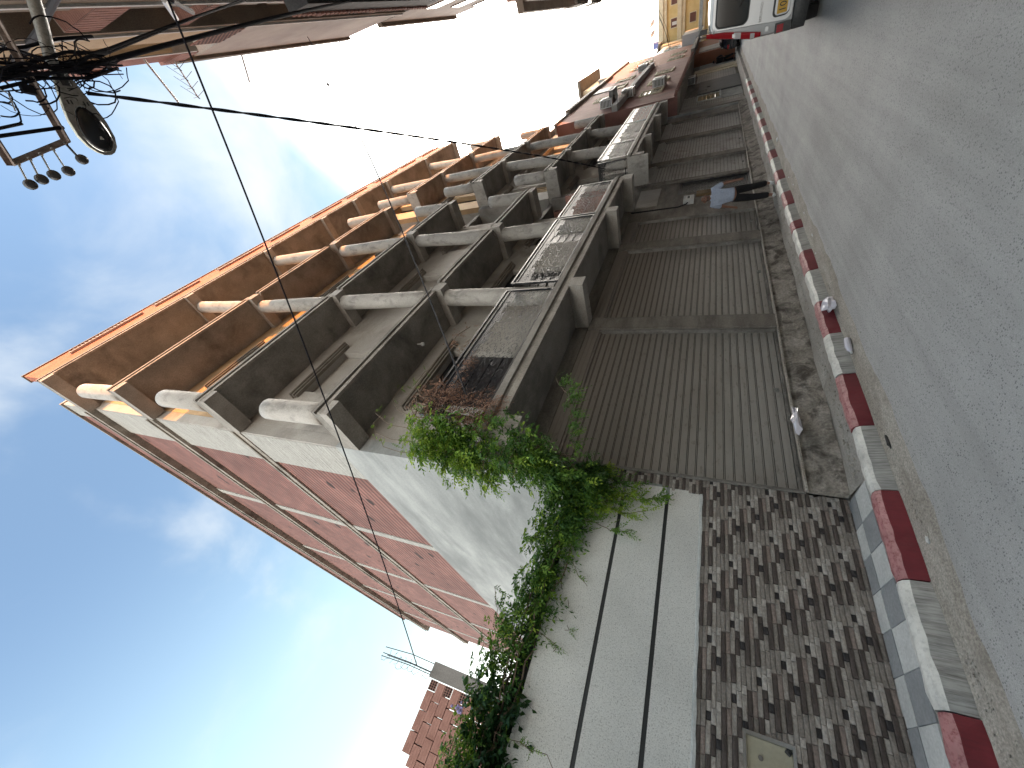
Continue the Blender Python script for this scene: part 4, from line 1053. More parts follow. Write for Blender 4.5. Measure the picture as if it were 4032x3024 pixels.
def far_houses():
    A = thing('orange_house', 'orange red house with a stained grey roof parapet past the red house', 'building', (49,4,0))
    mb = MB(); mb.box(43.9, 56, 3.35, 14, .1, 10.3); mb.build('wall', M['red_fair'], A)
    mb = MB(); mb.box(43.8, 56.1, 3.2, 14, 10.31, 11.3); mb.build('parapet', M['concrete'], A)
    mb = MB(); mb.box(46, 54, 3.9, 12, 11.31, 13.4); mb.build('roof_room', M['cream'], A)
    mb = MB(); mb.box(45.2, 55, 3.0, 12.4, 13.41, 13.65); mb.build('roof_room_slab', M['brown'], A)
    for x in (45, 49): window(x, x+1.5, 7.2, 8.6, 3.35, A)
    for x in (45, 49): window(x, x+1.5, 4.2, 5.4, 3.35, A)
    mb = MB(); mb.box(44.4, 48, 3.28, 3.349, .2, 2.9); mb.build('shop_front', M['slat_pale'], A)
    mb = MB(); mb.box(43.9, 56, 2.9, 3.349, 3.2, 3.5); mb.build('ledge', M['moulding'], A)
    Wh = thing('white_house', 'white house with framed balcony windows and a pale shop awning near the street end', 'building', (60,4,0))
    mb = MB(); mb.box(56.3, 66, 3.45, 14, .1, 7.6); mb.build('wall', M['ac_white'], Wh)
    for x in (57.0, 59.5, 62.2):
        window(x, x+1.7, 5.4, 6.9, 3.45, Wh, M['ac_white'])
    mb = MB(); mb.box(56.4, 63.5, 2.5, 3.449, 3.3, 4.9); mb.build('shop_awning', M['ac_white'], Wh)
    mb = MB(); mb.box(56.5, 60.5, 3.38, 3.449, .2, 3.1); mb.box(61, 65.5, 3.38, 3.449, .2, 3.1); each(mb, 'shop_opening', M['glass_dark'], Wh)
    mb = MB(); mb.box(60.55, 60.95, 3.3, 3.449, .2, 3.29); mb.build('white_post', M['ac_white'], Wh)
    G = thing('tiled_house', 'house with a dark tile edged roof slope beside the yellow building', 'building', (66,4,0))
    mb = MB(); mb.box(66.2, 69.5, 3.3, 14, .1, 8.0); mb.build('wall', M['cream'], G)
    mb = MB(); mb.prism([(3.0,8.02),(9,9.9),(9,10.05),(3.0,8.2)], lambda p, q, t: (t, p, q), 65.6, 69.6); mb.build('roof', M['moulding'], G)
    Y_ = thing('yellow_building', 'yellow building with cream cornices closing the end of the street', 'building', (70,0,0))
    X0 = 70
    mb = MB(); mb.box(X0, X0+12, -14, 12, 0, 8.1); mb.build('wall', M['yellow'], Y_)
    for z0, z1, o in ((7.55,7.95,.35),(7.96,8.45,.55),(8.46,8.6,.4),(5.35,5.75,.3),(5.76,6.25,.5),(3.0,3.3,.3),(3.31,3.75,.45)):
        mb = MB(); mb.box(X0-o, X0-.002, -14, 12, z0, z1); mb.build('cornice', M['cream'], Y_)
    for z in (6.3, 4.05):
        for y in (-9.5,-6.6,-3.7,-.9, 1.2, 3.6):
            g = MB(); g.box(X0-.06, X0-.002, y-.08, y+.92, z-.02, z+.80); w_ = g.build('window', M['cream'], Y_)
            p = MB(); p.box(X0-.075, X0-.061, y, y+.84, z+.04, z+.74); p.build('shutter', surf_b, w_)
            if z > 6 and abs(y-1.2) < .1:
                q = MB(); q.box(X0-.12, X0-.076, y+.30, y+.62, z+.05, z+.60); q.build('white_cloth', M['ac_white'], w_)
    d = thing('satellite_dish', 'grey satellite dish on the roof edge of the yellow building, upper of two', 'satellite dish', (X0+.4,0,8.6), 'satellite dishes on the yellow roof')
    for k, y in enumerate((1.1, 2.1)):
        if k: d = thing('satellite_dish', 'pale satellite dish on the roof edge of the yellow building, beside the other dish', 'satellite dish', (X0+.4,y,8.6), 'satellite dishes on the yellow roof')
        m = MB(); cx = Vector((X0+.3,y,9.3)); ax = Vector((-.5,-.5,.5)).normalized(); u = ax.cross(Vector((0,0,1))).normalized(); v = ax.cross(u)
        vs = [cx] + [cx + (u*math.cos(t)+v*math.sin(t))*.48 + ax*.12 for t in np.linspace(0,2*math.pi,18,False)]
        m.add(vs, [(0, 1+i, 1+(i+1)%18) for i in range(18)]); m.build('bowl', M['greyplaster'], d)
        m = MB(); m.tube([(X0+.3,y,8.6),(X0+.3,y,9.3)], .04, 6); m.tube([cx, cx+ax*.5], .02, 5); m.build('mount', M['galv'], d)
    wt = MB(); wt.tube([(X0+1,3.3,8.6),(X0+1,3.3,9.3)], .4, 12); wt.tube([(X0+1,3.3,9.3),(X0+1,3.3,9.42)], [.4,.2], 12)
    tag(wt.build('water_tank', plain('blue_plastic', (.10,.14,.38), .5)), 'blue and white water tank on the yellow building roof', 'water tank')
surf_b = surf('brown_shutter', (.12,.055,.045), (.19,.10,.085), 2, (1,1,8))
far_houses()
# ================================================================== lamp, bracket and cables
def street_lamp():
    a = Vector((3.28,-1.08,8.0)); b = Vector((3.08,-.33,8.03)); ax = (b-a).normalized(); sd = ax.cross(Vector((0,0,1))).normalized(); up = sd.cross(ax)
    rt = thing('street_lamp', 'grey cobra head street lamp with a dark glass bowl on a curved arm', 'street lamp', (3.2,-.8,8))
    L_ = (b-a).length
    st = [(0,.05,.08),(.08,.062,.10),(.25,.095,.135),(.42,.130,.16),(.60,.158,.17),(.78,.157,.155),(.90,.125,.12),(.97,.078,.07),(1.0,.035,.03)]
    prof = [(-1,0),(-1.0,.25),(-.86,.62),(-.5,.92),(0,1),(.5,.92),(.86,.62),(1,.25),(1,0)]
    vs = []; k = len(prof)
    for t, w_, h in st: vs += [a + ax*(L_*t) + sd*(w_*p) + up*(h*q) for p, q in prof]
    n = len(st); mb = MB(); mb.add(vs, [(i*k+j, i*k+j+1, (i+1)*k+j+1, (i+1)*k+j) for i in range(n-1) for j in range(k-1)] + [tuple(range(k)), tuple(range((n-1)*k, n*k))[::-1]])
    mb.build('head_shell', surf('lamp_shell_paint', (.55,.52,.42), (.68,.64,.53), 4, fine=50, fine_amt=.15, rough=.5), rt, True)
    bt = MB(); vs = []
    for t, w_, h in st: vs += [a+ax*(L_*t)+sd*(w_*.97*p) - up*.004 for p in (-1,1)]
    bt.add(vs, [(2*i, 2*i+2, 2*i+3, 2*i+1) for i in range(n-1)]); bt.build('under_tray', surf('lamp_tray', (.24,.235,.22), (.36,.35,.33), 8, rough=.5), rt)
    # rim and bowl
    c = a+ax*(L_*.70); rim = MB(); ell = lambda t, s=1: c + ax*(.205*s*math.cos(t)) + sd*(.120*s*math.sin(t))*(1-.18*math.cos(t)*-1) - up*.008
    rim.tube([ell(t) for t in np.linspace(0, 2*math.pi, 37)], .0055, 6, False); rim.build('bowl_rim', M['chrome'], rt)
    bw = MB(); vs = []; nu, nv = 28, 7
    for i in range(nv):
        s = math.cos(i/(nv-1)*math.pi/2*.98)
        for j in range(nu):
            p = ell(2*math.pi*j/nu, s) - up*(.062*math.sin(i/(nv-1)*math.pi/2)); vs.append(p)
    bw.add(vs, [(i*nu+j, i*nu+(j+1)%nu, (i+1)*nu+(j+1)%nu, (i+1)*nu+j) for i in range(nv-1) for j in range(nu)] + [tuple(range((nv-1)*nu, nv*nu))])
    g, nt, N, L2, P = nmat('smoked_lamp_glass'); P.inputs['Base Color'].default_value = (.01,.011,.013,1); P.inputs['Roughness'].default_value = .08; P.inputs['Specular IOR Level'].default_value = .35
    bw.build('glass_bowl', g, rt, True)
    lp = MB(); lp.tube([c-ax*.02-up*.03, c+ax*.10-up*.05], .022, 10); lp.build('bulb', M['tile_white'], rt)
    sl = MB()
    for s in (-1, 1):
        for q in (.015,.045): sl.obox(Matrix.Translation(a+ax*(L_*.40)+sd*(s*(.035+q))-up*.007) @ Matrix((ax, sd, up)).transposed().to_4x4(), .035, .012, .004)
    each(sl, 'tray_slot', M['coping'], rt)
    cl = MB(); cl.tube([a+ax*.02-up*.0+up*.03, a+ax*.17+up*.03], .055, 10); cl.build('clamp', M['coping'], rt)
    ar = MB(); ar.tube([(4.6,-2.66,7.3),(4.35,-2.5,7.6),(4.0,-2.15,7.9),(3.72,-1.8,8.06),(3.5,-1.42,8.07),a+Vector((.02,-.05,.04)),a+ax*.1+up*.035], [.062,.06,.058,.056,.054,.05,.045], 14)
    ar.build('arm', M['galv'], rt, True)
street_lamp()
def bracket():
    rt = thing('line_bracket', 'rusty flat steel U bracket holding five spool insulators in a row', 'bracket', (2.6,-.5,8))
    x0, x1 = Vector((2.29,-.43,8)), Vector((2.84,-.50,8))
    def flat(name, p, q, w_=.055, t=.012):
        mb = MB(); d = (q-p); l = d.length; d.normalize(); s = d.cross(Vector((0,0,1))).normalized(); u = s.cross(d)
        Mx = Matrix((d, s, u)).transposed().to_4x4(); Mx.translation = (p+q)/2
        mb.obox(Mx, l, t, w_); mb.obox(Mx @ Matrix.Translation((0,.022,.03)), l, .045, .008); return mb.build(name, M['rust'], rt)
    flat('cross_bar', x0, x1); flat('leg', x1, Vector((3.55,-2.62,8.03))); flat('leg', x0, Vector((3.0,-2.62,8.03)))
    for i, (x, y) in enumerate(((2.25,-.265),(2.36,-.28),(2.475,-.285),(2.61,-.285),(2.80,-.345))):
        s = x0.lerp(x1, (.06,.26,.46,.68,.93)[i]); s2 = Vector((x,y,8))
        mb = MB(); mb.tube([s, s2, s2+Vector((0,0,-.05))], .008 if i < 4 else .012, 6); mb.sphere(tuple(s), .02, nu=6, nv=4)
        o = mb.build('insulator_pin', M['galv'] if i < 4 else M['coping'], rt)
        q = MB(); r = [(.022,.032),(.042,.028),(.046,.018),(.034,.008),(.028,0),(.034,-.008),(.046,-.018),(.042,-.03),(.022,-.034)]; nn = 14
        vs = [(s2.x+a_*math.cos(t), s2.y+a_*math.sin(t), s2.z-.03+z) for a_, z in r for t in np.linspace(0,2*math.pi,nn,False)]
        q.add(vs, [(i_*nn+j, (i_+1)*nn+j, (i_+1)*nn+(j+1)%nn, i_*nn+(j+1)%nn) for i_ in range(len(r)-1) for j in range(nn)] + [tuple(range(nn)), tuple(range((len(r)-1)*nn, len(r)*nn))[::-1]])
        q.build('spool', M['porcelain'], o, True)
bracket()
def cable(p0, p1, sag, r, lab, mat='cable', n=28, group=None, twist=0):
    pts = bez(p0, p1, sag, n); mb = MB()
    if twist:
        d = (Vector(p1)-Vector(p0)).normalized(); s = d.cross(Vector((0,0,1))).normalized(); u = s.cross(d)
        m = n*6; base = bez(p0, p1, sag, m)
        for k in range(2):
            mb.tube([p + (s*math.cos(i*.55+k*math.pi)+u*math.sin(i*.55+k*math.pi))*r*.75 for i, p in enumerate(base)], r*.8, 5)
    else: mb.tube(pts, r, 6)
    return tag(mb.build('cable', M[mat], None, True), lab, 'cable', group)
cable((3.33,-.84,7.98), (14.15,3.36,4.85), .3, .013, 'black twisted cable from the lamp bracket down to the far balcony column', twist=1)
cable((4.5,-2.64,6.85), (.12,9.05,7.0), .22, .011, 'thin dark wire crossing the whole street to the rebar of the brick building', 'cable', 40)
cable((14.00,-2.16,14.32), (2.95,3.2,4.6), .25, .013, 'thin grey wire running down to the corner of the near balcony railing', 'wire_grey', 40)
dn = MB(); dn.sphere((13.85,-.93,14.28), .05, nu=8, nv=6); tag(dn.build('wire_spreader', M['wire_grey']), 'small insulator bead on the thin grey wire', 'insulator')
cable((3.0,-1.0,8.0), (8.61,-2.13,10.58), .25, .017, 'thick black cable bundle, upper of the three along the beige building')
cable((3.7,-1.1,8.0), (8.50,-2.13,10.44), .05, .010, 'thinner black cable just below the thick upper bundle along the beige building')
cable((3.75,-1.06,7.97), (12.83,-2.13,10.73), .35, .026, 'lowest and thickest black cable bundle along the beige building')
cable((-2,-1.6,8.2), (3.9,-2.2,9.6), .1, .014, 'black cable crossing above the lamp arm, upper of two')
cable((-2,-1.3,8.1), (5.6,-2.6,11.0), .1, .014, 'black cable crossing above the lamp arm, lower of two')
cable((-4,-.9,8.1), (2.9,-.62,8.0), .3, .016, 'black cable leaving the lamp bracket towards the camera side')
cable((-4,-.35,8.0), (2.6,-.7,7.95), .55, .013, 'black cable sagging under the bracket towards the camera side')
def tangle():
    rt = thing('cable_tangle', 'dense tangle of black cables tied along the bracket behind the lamp', 'cable tangle', (3,-1.07,8))
    q = random.Random(5); mb = MB()
    for k in range(17):
        y, z = -1.07+q.gauss(0,.075), 8.0+q.gauss(0,.055)
        mb.tube([(x, y+q.gauss(0,.03), z+q.gauss(0,.03)) for x in np.linspace(-1.5+q.uniform(0,3.6), 3.85, 12)], q.choice((.006,.009,.012,.015)), 5)
    mb.build('bundle', M['cable'], rt, True)
    lp = MB()
    for k in range(42):
        x = q.uniform(2.5,3.7); y = -1.05+q.gauss(0,.12); r = q.uniform(.05,.2); a0 = q.uniform(0,6.3); tl = q.uniform(-.9,.9)
        pts = [(x+r*math.cos(a0+t)*1.3, y+r*math.sin(a0+t), 8.0+tl*r*math.cos(t)+q.gauss(0,.02)) for t in np.linspace(0,q.uniform(2,5.6),12)]
        lp.tube(pts, q.choice((.003,.005,.007)), 5)
    for k in range(16):
        x, y = q.uniform(2.7,3.7), -1.05
        lp.tube([(x,y,8.0),(x+q.uniform(-.05,.25),y+q.uniform(-.15,.1),8+q.uniform(.1,.4)),(x+q.uniform(.1,.45),y+q.uniform(-.3,.05),8.0+q.uniform(.2,.45)),(x+q.uniform(.2,.5),y+q.uniform(-.05,.05),8.02)], .007, 5)
    lp.build('loops', M['cable'], rt, True)
    jb = MB(); jb.obox(Matrix.Translation((2.88,-.93,7.97)) @ Matrix.Rotation(.4,4,'Z'), .09,.07,.06); jb.build('junction_box', M['cable'], rt)
    g = MB(); g.tube([(2.62,-1.1,7.9),(2.6,-1.0,7.86),(2.66,-.9,7.85),(2.6,-.78,7.86)], .006, 5); g.build('white_flex', M['galv'], rt)
tangle()
for k, (a, b) in enumerate((((60,-.9,8.55),(60,3.9,6.3)),((60,-1.4,8.7),(60,3.85,6.35)),((60,-.5,7.9),(60,3.95,6.25)))):
    cable(a, b, .35, .02, ('middle','upper','lower')[k] + ' dark wire looping down to the white house at the street end', 'wire_grey', 16, 'wires looping at the street end')
wb = thing('wall_anchor', 'white galvanised anchor arm on the beige building, where the long wire starts', 'bracket', (7.33,-2.16,10.88))
mb = MB(); mb.tube([(6.93,-2.18,10.62),(7.66,-2.15,11.54)], .05, 6); mb.build('channel', M['ac_white'], wb)
mb = MB(); mb.tube([(7.11,-2.18,10.66),(7.84,-2.15,11.24)], .045, 6); mb.build('strut', M['coping'], wb)

# ================================================================== people
SKIN = surf('warm_skin', (.20,.10,.068), (.27,.145,.10), 6, fine=80, fine_amt=.12, rough=.5, bs=.05)
SHIRT = surf('pale_blue_striped_shirt', (.34,.39,.52), (.44,.50,.62), 6, (30,30,1.2), 30, .15, rough=.9)
BLACKC = surf('black_cloth', (.008,.008,.010), (.016,.016,.019), 5, rough=.95, bs=.2)
def skinmesh(name, nodes, edges, mat, parent, root=0, sub=2):
    me = bpy.data.meshes.new(name); me.from_pydata([n[0] for n in nodes], edges, []); o = bpy.data.objects.new(name, me); col.objects.link(o)
    m = o.modifiers.new('skin', 'SKIN'); m.use_smooth_shade = True
    for i, n in enumerate(nodes):
        r = n[1]; sv = me.skin_vertices[0].data[i]; sv.radius = (r, r) if not hasattr(r, '__len__') else r; sv.use_root = (i == root)
    if sub: s = o.modifiers.new('sub', 'SUBSURF'); s.levels = sub; s.render_levels = sub
    dg = bpy.context.evaluated_depsgraph_get(); m2 = bpy.data.meshes.new_from_object(o.evaluated_get(dg)); bpy.data.objects.remove(o)
    m2.materials.clear(); m2.materials.append(mat); m2.name = name
    m2.polygons.foreach_set('use_smooth', [True]*len(m2.polygons))
    if parent is None:
        ob = bpy.data.objects.new(name, m2); col.objects.link(ob); return ob
    return link(name, m2, parent)
def person(label, T, pose, top, trousers, shoe, hair, long_sleeve=False, skin=SKIN, grp=None):
    """pose: joint -> (x forward, y left, z up); T places it"""
    J = {k: T @ Vector(v) for k, v in pose.items() if hasattr(v, "__len__")}
    def lerp(a, b, t): return J[a].lerp(J[b], t)
    fw = (T.to_3x3() @ Vector((1,0,0))).normalized(); lf = (T.to_3x3() @ Vector((0,1,0))).normalized(); up = Vector((0,0,1))
    nodes = []; edges = []
    def add(p, r, to=None):
        nodes.append((tuple(p), r)); i = len(nodes)-1
        if to is not None: edges.append((to, i))
        return i
    pel = add(J['pelvis'], (.125,.09)); wa = add(lerp('pelvis','chest',.5), (.12,.088), pel); ch = add(J['chest'], (.125,.095), wa)
    nk = add(J['neck'], .05, ch); jw = add(J['head']-up*.055+fw*.018, (.055,.062), nk); hd = add(J['head'], (.072,.088), jw); tp = add(J['head']+up*.085-fw*.012, (.062,.075), hd)
    ns = add(J['head']-up*.02+fw*.10, .013, jw)
    for s in ('R','L'):
        sg = 1 if s == 'L' else -1
        sh = add(J['sh'+s], .055, ch); el = add(J['el'+s], .040, sh); wr = add(J['wr'+s], .027, el)
        d = (J['wr'+s]-J['el'+s]).normalized(); pa = add(J['wr'+s]+d*.055, (.034,.020), wr)
        side = d.cross(fw).normalized() if abs(d.dot(fw)) < .9 else lf
        for q, ln in ((-1.4,.06),(-.45,.072),(.45,.07),(1.4,.055)):
            k1 = add(J['wr'+s]+d*.10+side*(.014*q), .0085, pa); k2 = add(J['wr'+s]+d*(.10+ln*.6)+side*(.015*q)+fw*.012, .008, k1); add(J['wr'+s]+d*(.10+ln)+side*(.014*q)+fw*.034, .007, k2)
        t1 = add(J['wr'+s]+d*.05+fw*.032, .010, wr); add(J['wr'+s]+d*.085+fw*.055, .009, t1)
        hp = add(J['hip'+s], .085, pel); kn = add(J['kn'+s], .055, hp); an = add(J['an'+s], .038, kn); add(J['an'+s]+fw*.10-up*.06, .034, an)
    body = skinmesh('person', nodes, edges, skin, None, 0, 2)
    tag(body, label, 'person', grp)
    # shirt or jacket
    n = []; e = []
    def a2(p, r, to=None):
        n.append((tuple(p), r)); i = len(n)-1
        if to is not None: e.append((to, i))
        return i
    hem = a2(J['pelvis']-up*.07, (.185,.145)); w2 = a2(lerp('pelvis','chest',.45), (.178,.138), hem); c2 = a2(J['chest']+up*.02, (.168,.125), w2); n2 = a2(J['chest'].lerp(J['neck'],.62), (.085,.075), c2)
    for s in ('R','L'):
        sh = a2(J['sh'+s]+up*.0, .082, c2); a2(J['sh'+s].lerp(J['el'+s], .55), .072, sh)
        if long_sleeve:
            el = a2(J['el'+s], .058, len(n)-1); a2(J['wr'+s], .045, el)
        else: a2(J['sh'+s].lerp(J['el'+s], .86), .076, len(n)-1)
    skinmesh('shirt' if not long_sleeve else 'jacket', n, e, top, body, 1, 2)
    if not long_sleeve:
        mb = MB(); base = J['neck']-up*.035
        for sg in (-1, 1): mb.obox(Matrix.Translation(base+fw*.065+lf*(.038*sg)) @ Matrix.Rotation(math.atan2(fw.y,fw.x),4,'Z') @ Matrix.Rotation(.5*sg,4,'X'), .02, .06, .05)
        mb.build('collar', top, body)
        mb = MB(); mb.obox(Matrix.Translation(J['chest']+fw*.128+lf*.075-up*.03) @ Matrix.Rotation(math.atan2(fw.y,fw.x),4,'Z'), .012, .10, .11); mb.build('pocket', top, body)
    n = []; e = []
    pv = a2(J['pelvis'], (.150,.118))
    for s in ('R','L'):
        hp = a2(J['hip'+s]-up*.03, .108, pv); kn = a2(J['kn'+s], .082, hp); md = a2(J['kn'+s].lerp(J['an'+s],.6), .076, kn); a2(J['an'+s]+up*.005, .072, md)
    skinmesh('trousers', n, e, trousers, body, 0, 2)
    for s in ('R','L'):
        an = J['an'+s]; n = []; e = []; pt = pose.get('toe'+s, 0)
        hl = a2(an-up*.055-fw*.04, .042); md = a2(an-up*.068+fw*.06+up*(-.02*pt), .044, hl); a2(an-up*.075+fw*.165+up*(-.06*pt), .036, md)
        skinmesh('shoe', n, e, shoe, body, 0, 2)
    # face
    mb = MB(); H = J['head']
    for sg in (-1,1): mb.sphere(H+fw*.083+lf*(.032*sg)+up*.004, .011, nu=8, nv=6)
    mb.build('eyes', M['coping'], body)
    mb = MB(); mb.obox(Matrix.Translation(H+fw*.078-up*.062) @ Matrix.Rotation(math.atan2(fw.y,fw.x),4,'Z'), .012,.045,.009); mb.build('mouth', M['brickface'], body)
    mb = MB()
    for sg in (-1,1): mb.sphere(H+lf*(.078*sg)-up*.012-fw*.01, .012,.022,.03, nu=8, nv=6)
    mb.build('ears', skin, body, True)
    if hair:
        mb = MB(); mb.sphere(H+up*.035-fw*.02, .098,.088,.092, nu=14, nv=10); mb.build('hair', BLACKC, body, True)
    else:
        mb = MB(); mb.sphere(H-fw*.045-up*.02, .065,.083,.05, nu=12, nv=8); mb.build('cropped_hair', surf('grey_stubble', (.10,.085,.075),(.16,.14,.125),30), body, True)
        mb = MB(); mb.sphere(H-up*.075+fw*.035, .052,.052,.032, nu=10, nv=6); mb.build('beard', surf('short_beard', (.09,.07,.06),(.15,.12,.105),30), body, True)
    return body
T = Matrix.Translation((11.38,3.80,.15)) @ Matrix.Rotation(R(180+8),4,'Z')
pose = dict(pelvis=(0,0,.93), chest=(.05,0,1.28), neck=(.065,0,1.44), head=(.105,.0,1.575), shR=(.04,-.185,1.365), shL=(.03,.185,1.375),
            elR=(-.02,-.26,1.10), wrR=(.17,-.265,.905), elL=(-.07,.285,1.11), wrL=(.0,.315,.865), hipR=(.01,-.09,.86), hipL=(-.01,.09,.86),
            knR=(.20,-.085,.46), anR=(.27,-.07,.095), knL=(-.13,.09,.47), anL=(-.33,.095,.14), toeL=1)
person('bald man in a pale blue short sleeved shirt and black trousers walking on the pavement', T, pose, SHIRT, BLACKC, plain('white_trainers', (.55,.58,.6), .6), False)
T = Matrix.Translation((42.0,3.92,.17)) @ Matrix.Rotation(R(172),4,'Z')
pose2 = dict(pelvis=(0,0,.92), chest=(.06,0,1.24), neck=(.09,0,1.37), head=(.13,.0,1.48), shR=(.05,-.18,1.31), shL=(.05,.18,1.31),
            elR=(-.04,-.27,1.06), wrR=(.06,-.24,.86), elL=(.0,.27,1.06), wrL=(.1,.22,.88), hipR=(.01,-.09,.85), hipL=(-.01,.09,.85),
            knR=(.16,-.085,.46), anR=(.12,-.07,.10), knL=(-.10,.09,.46), anL=(-.36,.1,.15), toeL=1)
person('distant person in dark clothes walking by the yellow trimmed doorway', T, pose2, BLACKC, BLACKC, BLACKC, True, True)

# ================================================================== vehicles
CARP = plain('silver_car_paint', (.46,.47,.48), .30, .35, .6); RUB = plain('tyre_rubber', (.016,.016,.017), .85); BLKP = surf('grey_black_plastic', (.035,.036,.038), (.06,.06,.062), 6, rough=.55)
def vehicle(label, x0, yc, length, stations, cname, paint, zb=.32, glass=None, grp=None):
    """body lofted from stations: (x, half width at sill, half width at roof, belt z, roof z)"""
    rt = thing(cname, label, 'van' if cname == 'parked_van' else 'car', (x0, yc, 0), grp)
    vs = []; 
    for (x, ws, wr, zbelt, zr) in stations:
        half = [(ws*.90, zb), (ws*.985, zb+.10), (ws, (zb+zbelt)/2), (ws*.985, zbelt), (wr+(ws-wr)*.25, zbelt+(zr-zbelt)*.70), (wr*.97, zr-.09), (wr*.86, zr-.025), (wr*.5, zr), ]
        ring = [(x0+x, yc+y, z) for y, z in half] + [(x0+x, yc-y, z) for y, z in half[::-1]]
        vs += ring
    k = 16; n = len(stations)
    mb = MB(); mb.add(vs, [(i*k+j, i*k+(j+1)%k, (i+1)*k+(j+1)%k, (i+1)*k+j) for i in range(n-1) for j in range(k)] + [tuple(range(k))[::-1], tuple(range((n-1)*k, n*k))])
    body = mb.build('body', paint, rt, False)
    bm = bmesh.new(); bm.from_mesh(body.data); bmesh.ops.recalc_face_normals(bm, faces=bm.faces); bm.to_mesh(body.data); bm.free()
    body.data.polygons.foreach_set('use_smooth', [True]*len(body.data.polygons)); body.data.set_sharp_from_angle(angle=R(38))
    return rt, body
def wheel(rt, x, y, s, r=.31):
    mb = MB(); prof = [(-.09,r*.68),(-.10,r*.86),(-.085,r*.97),(-.05,r),(.05,r),(.085,r*.97),(.10,r*.86),(.09,r*.68)]; nn = 26
    vs = [(x+rr*math.cos(t), y+p, r+rr*math.sin(t)) for p, rr in prof for t in np.linspace(0,2*math.pi,nn,False)]; m = len(prof)
    mb.add(vs, [(i*nn+j, (i+1)%m*nn+j, (i+1)%m*nn+(j+1)%nn, i*nn+(j+1)%nn) for i in range(m) for j in range(nn)])
    w_ = mb.build('wheel', RUB, rt, True)
    h = MB(); h.tube([(x,y-.085,r),(x,y+.085,r)], r*.67, 20); h.build('rim', M['galv'], w_)
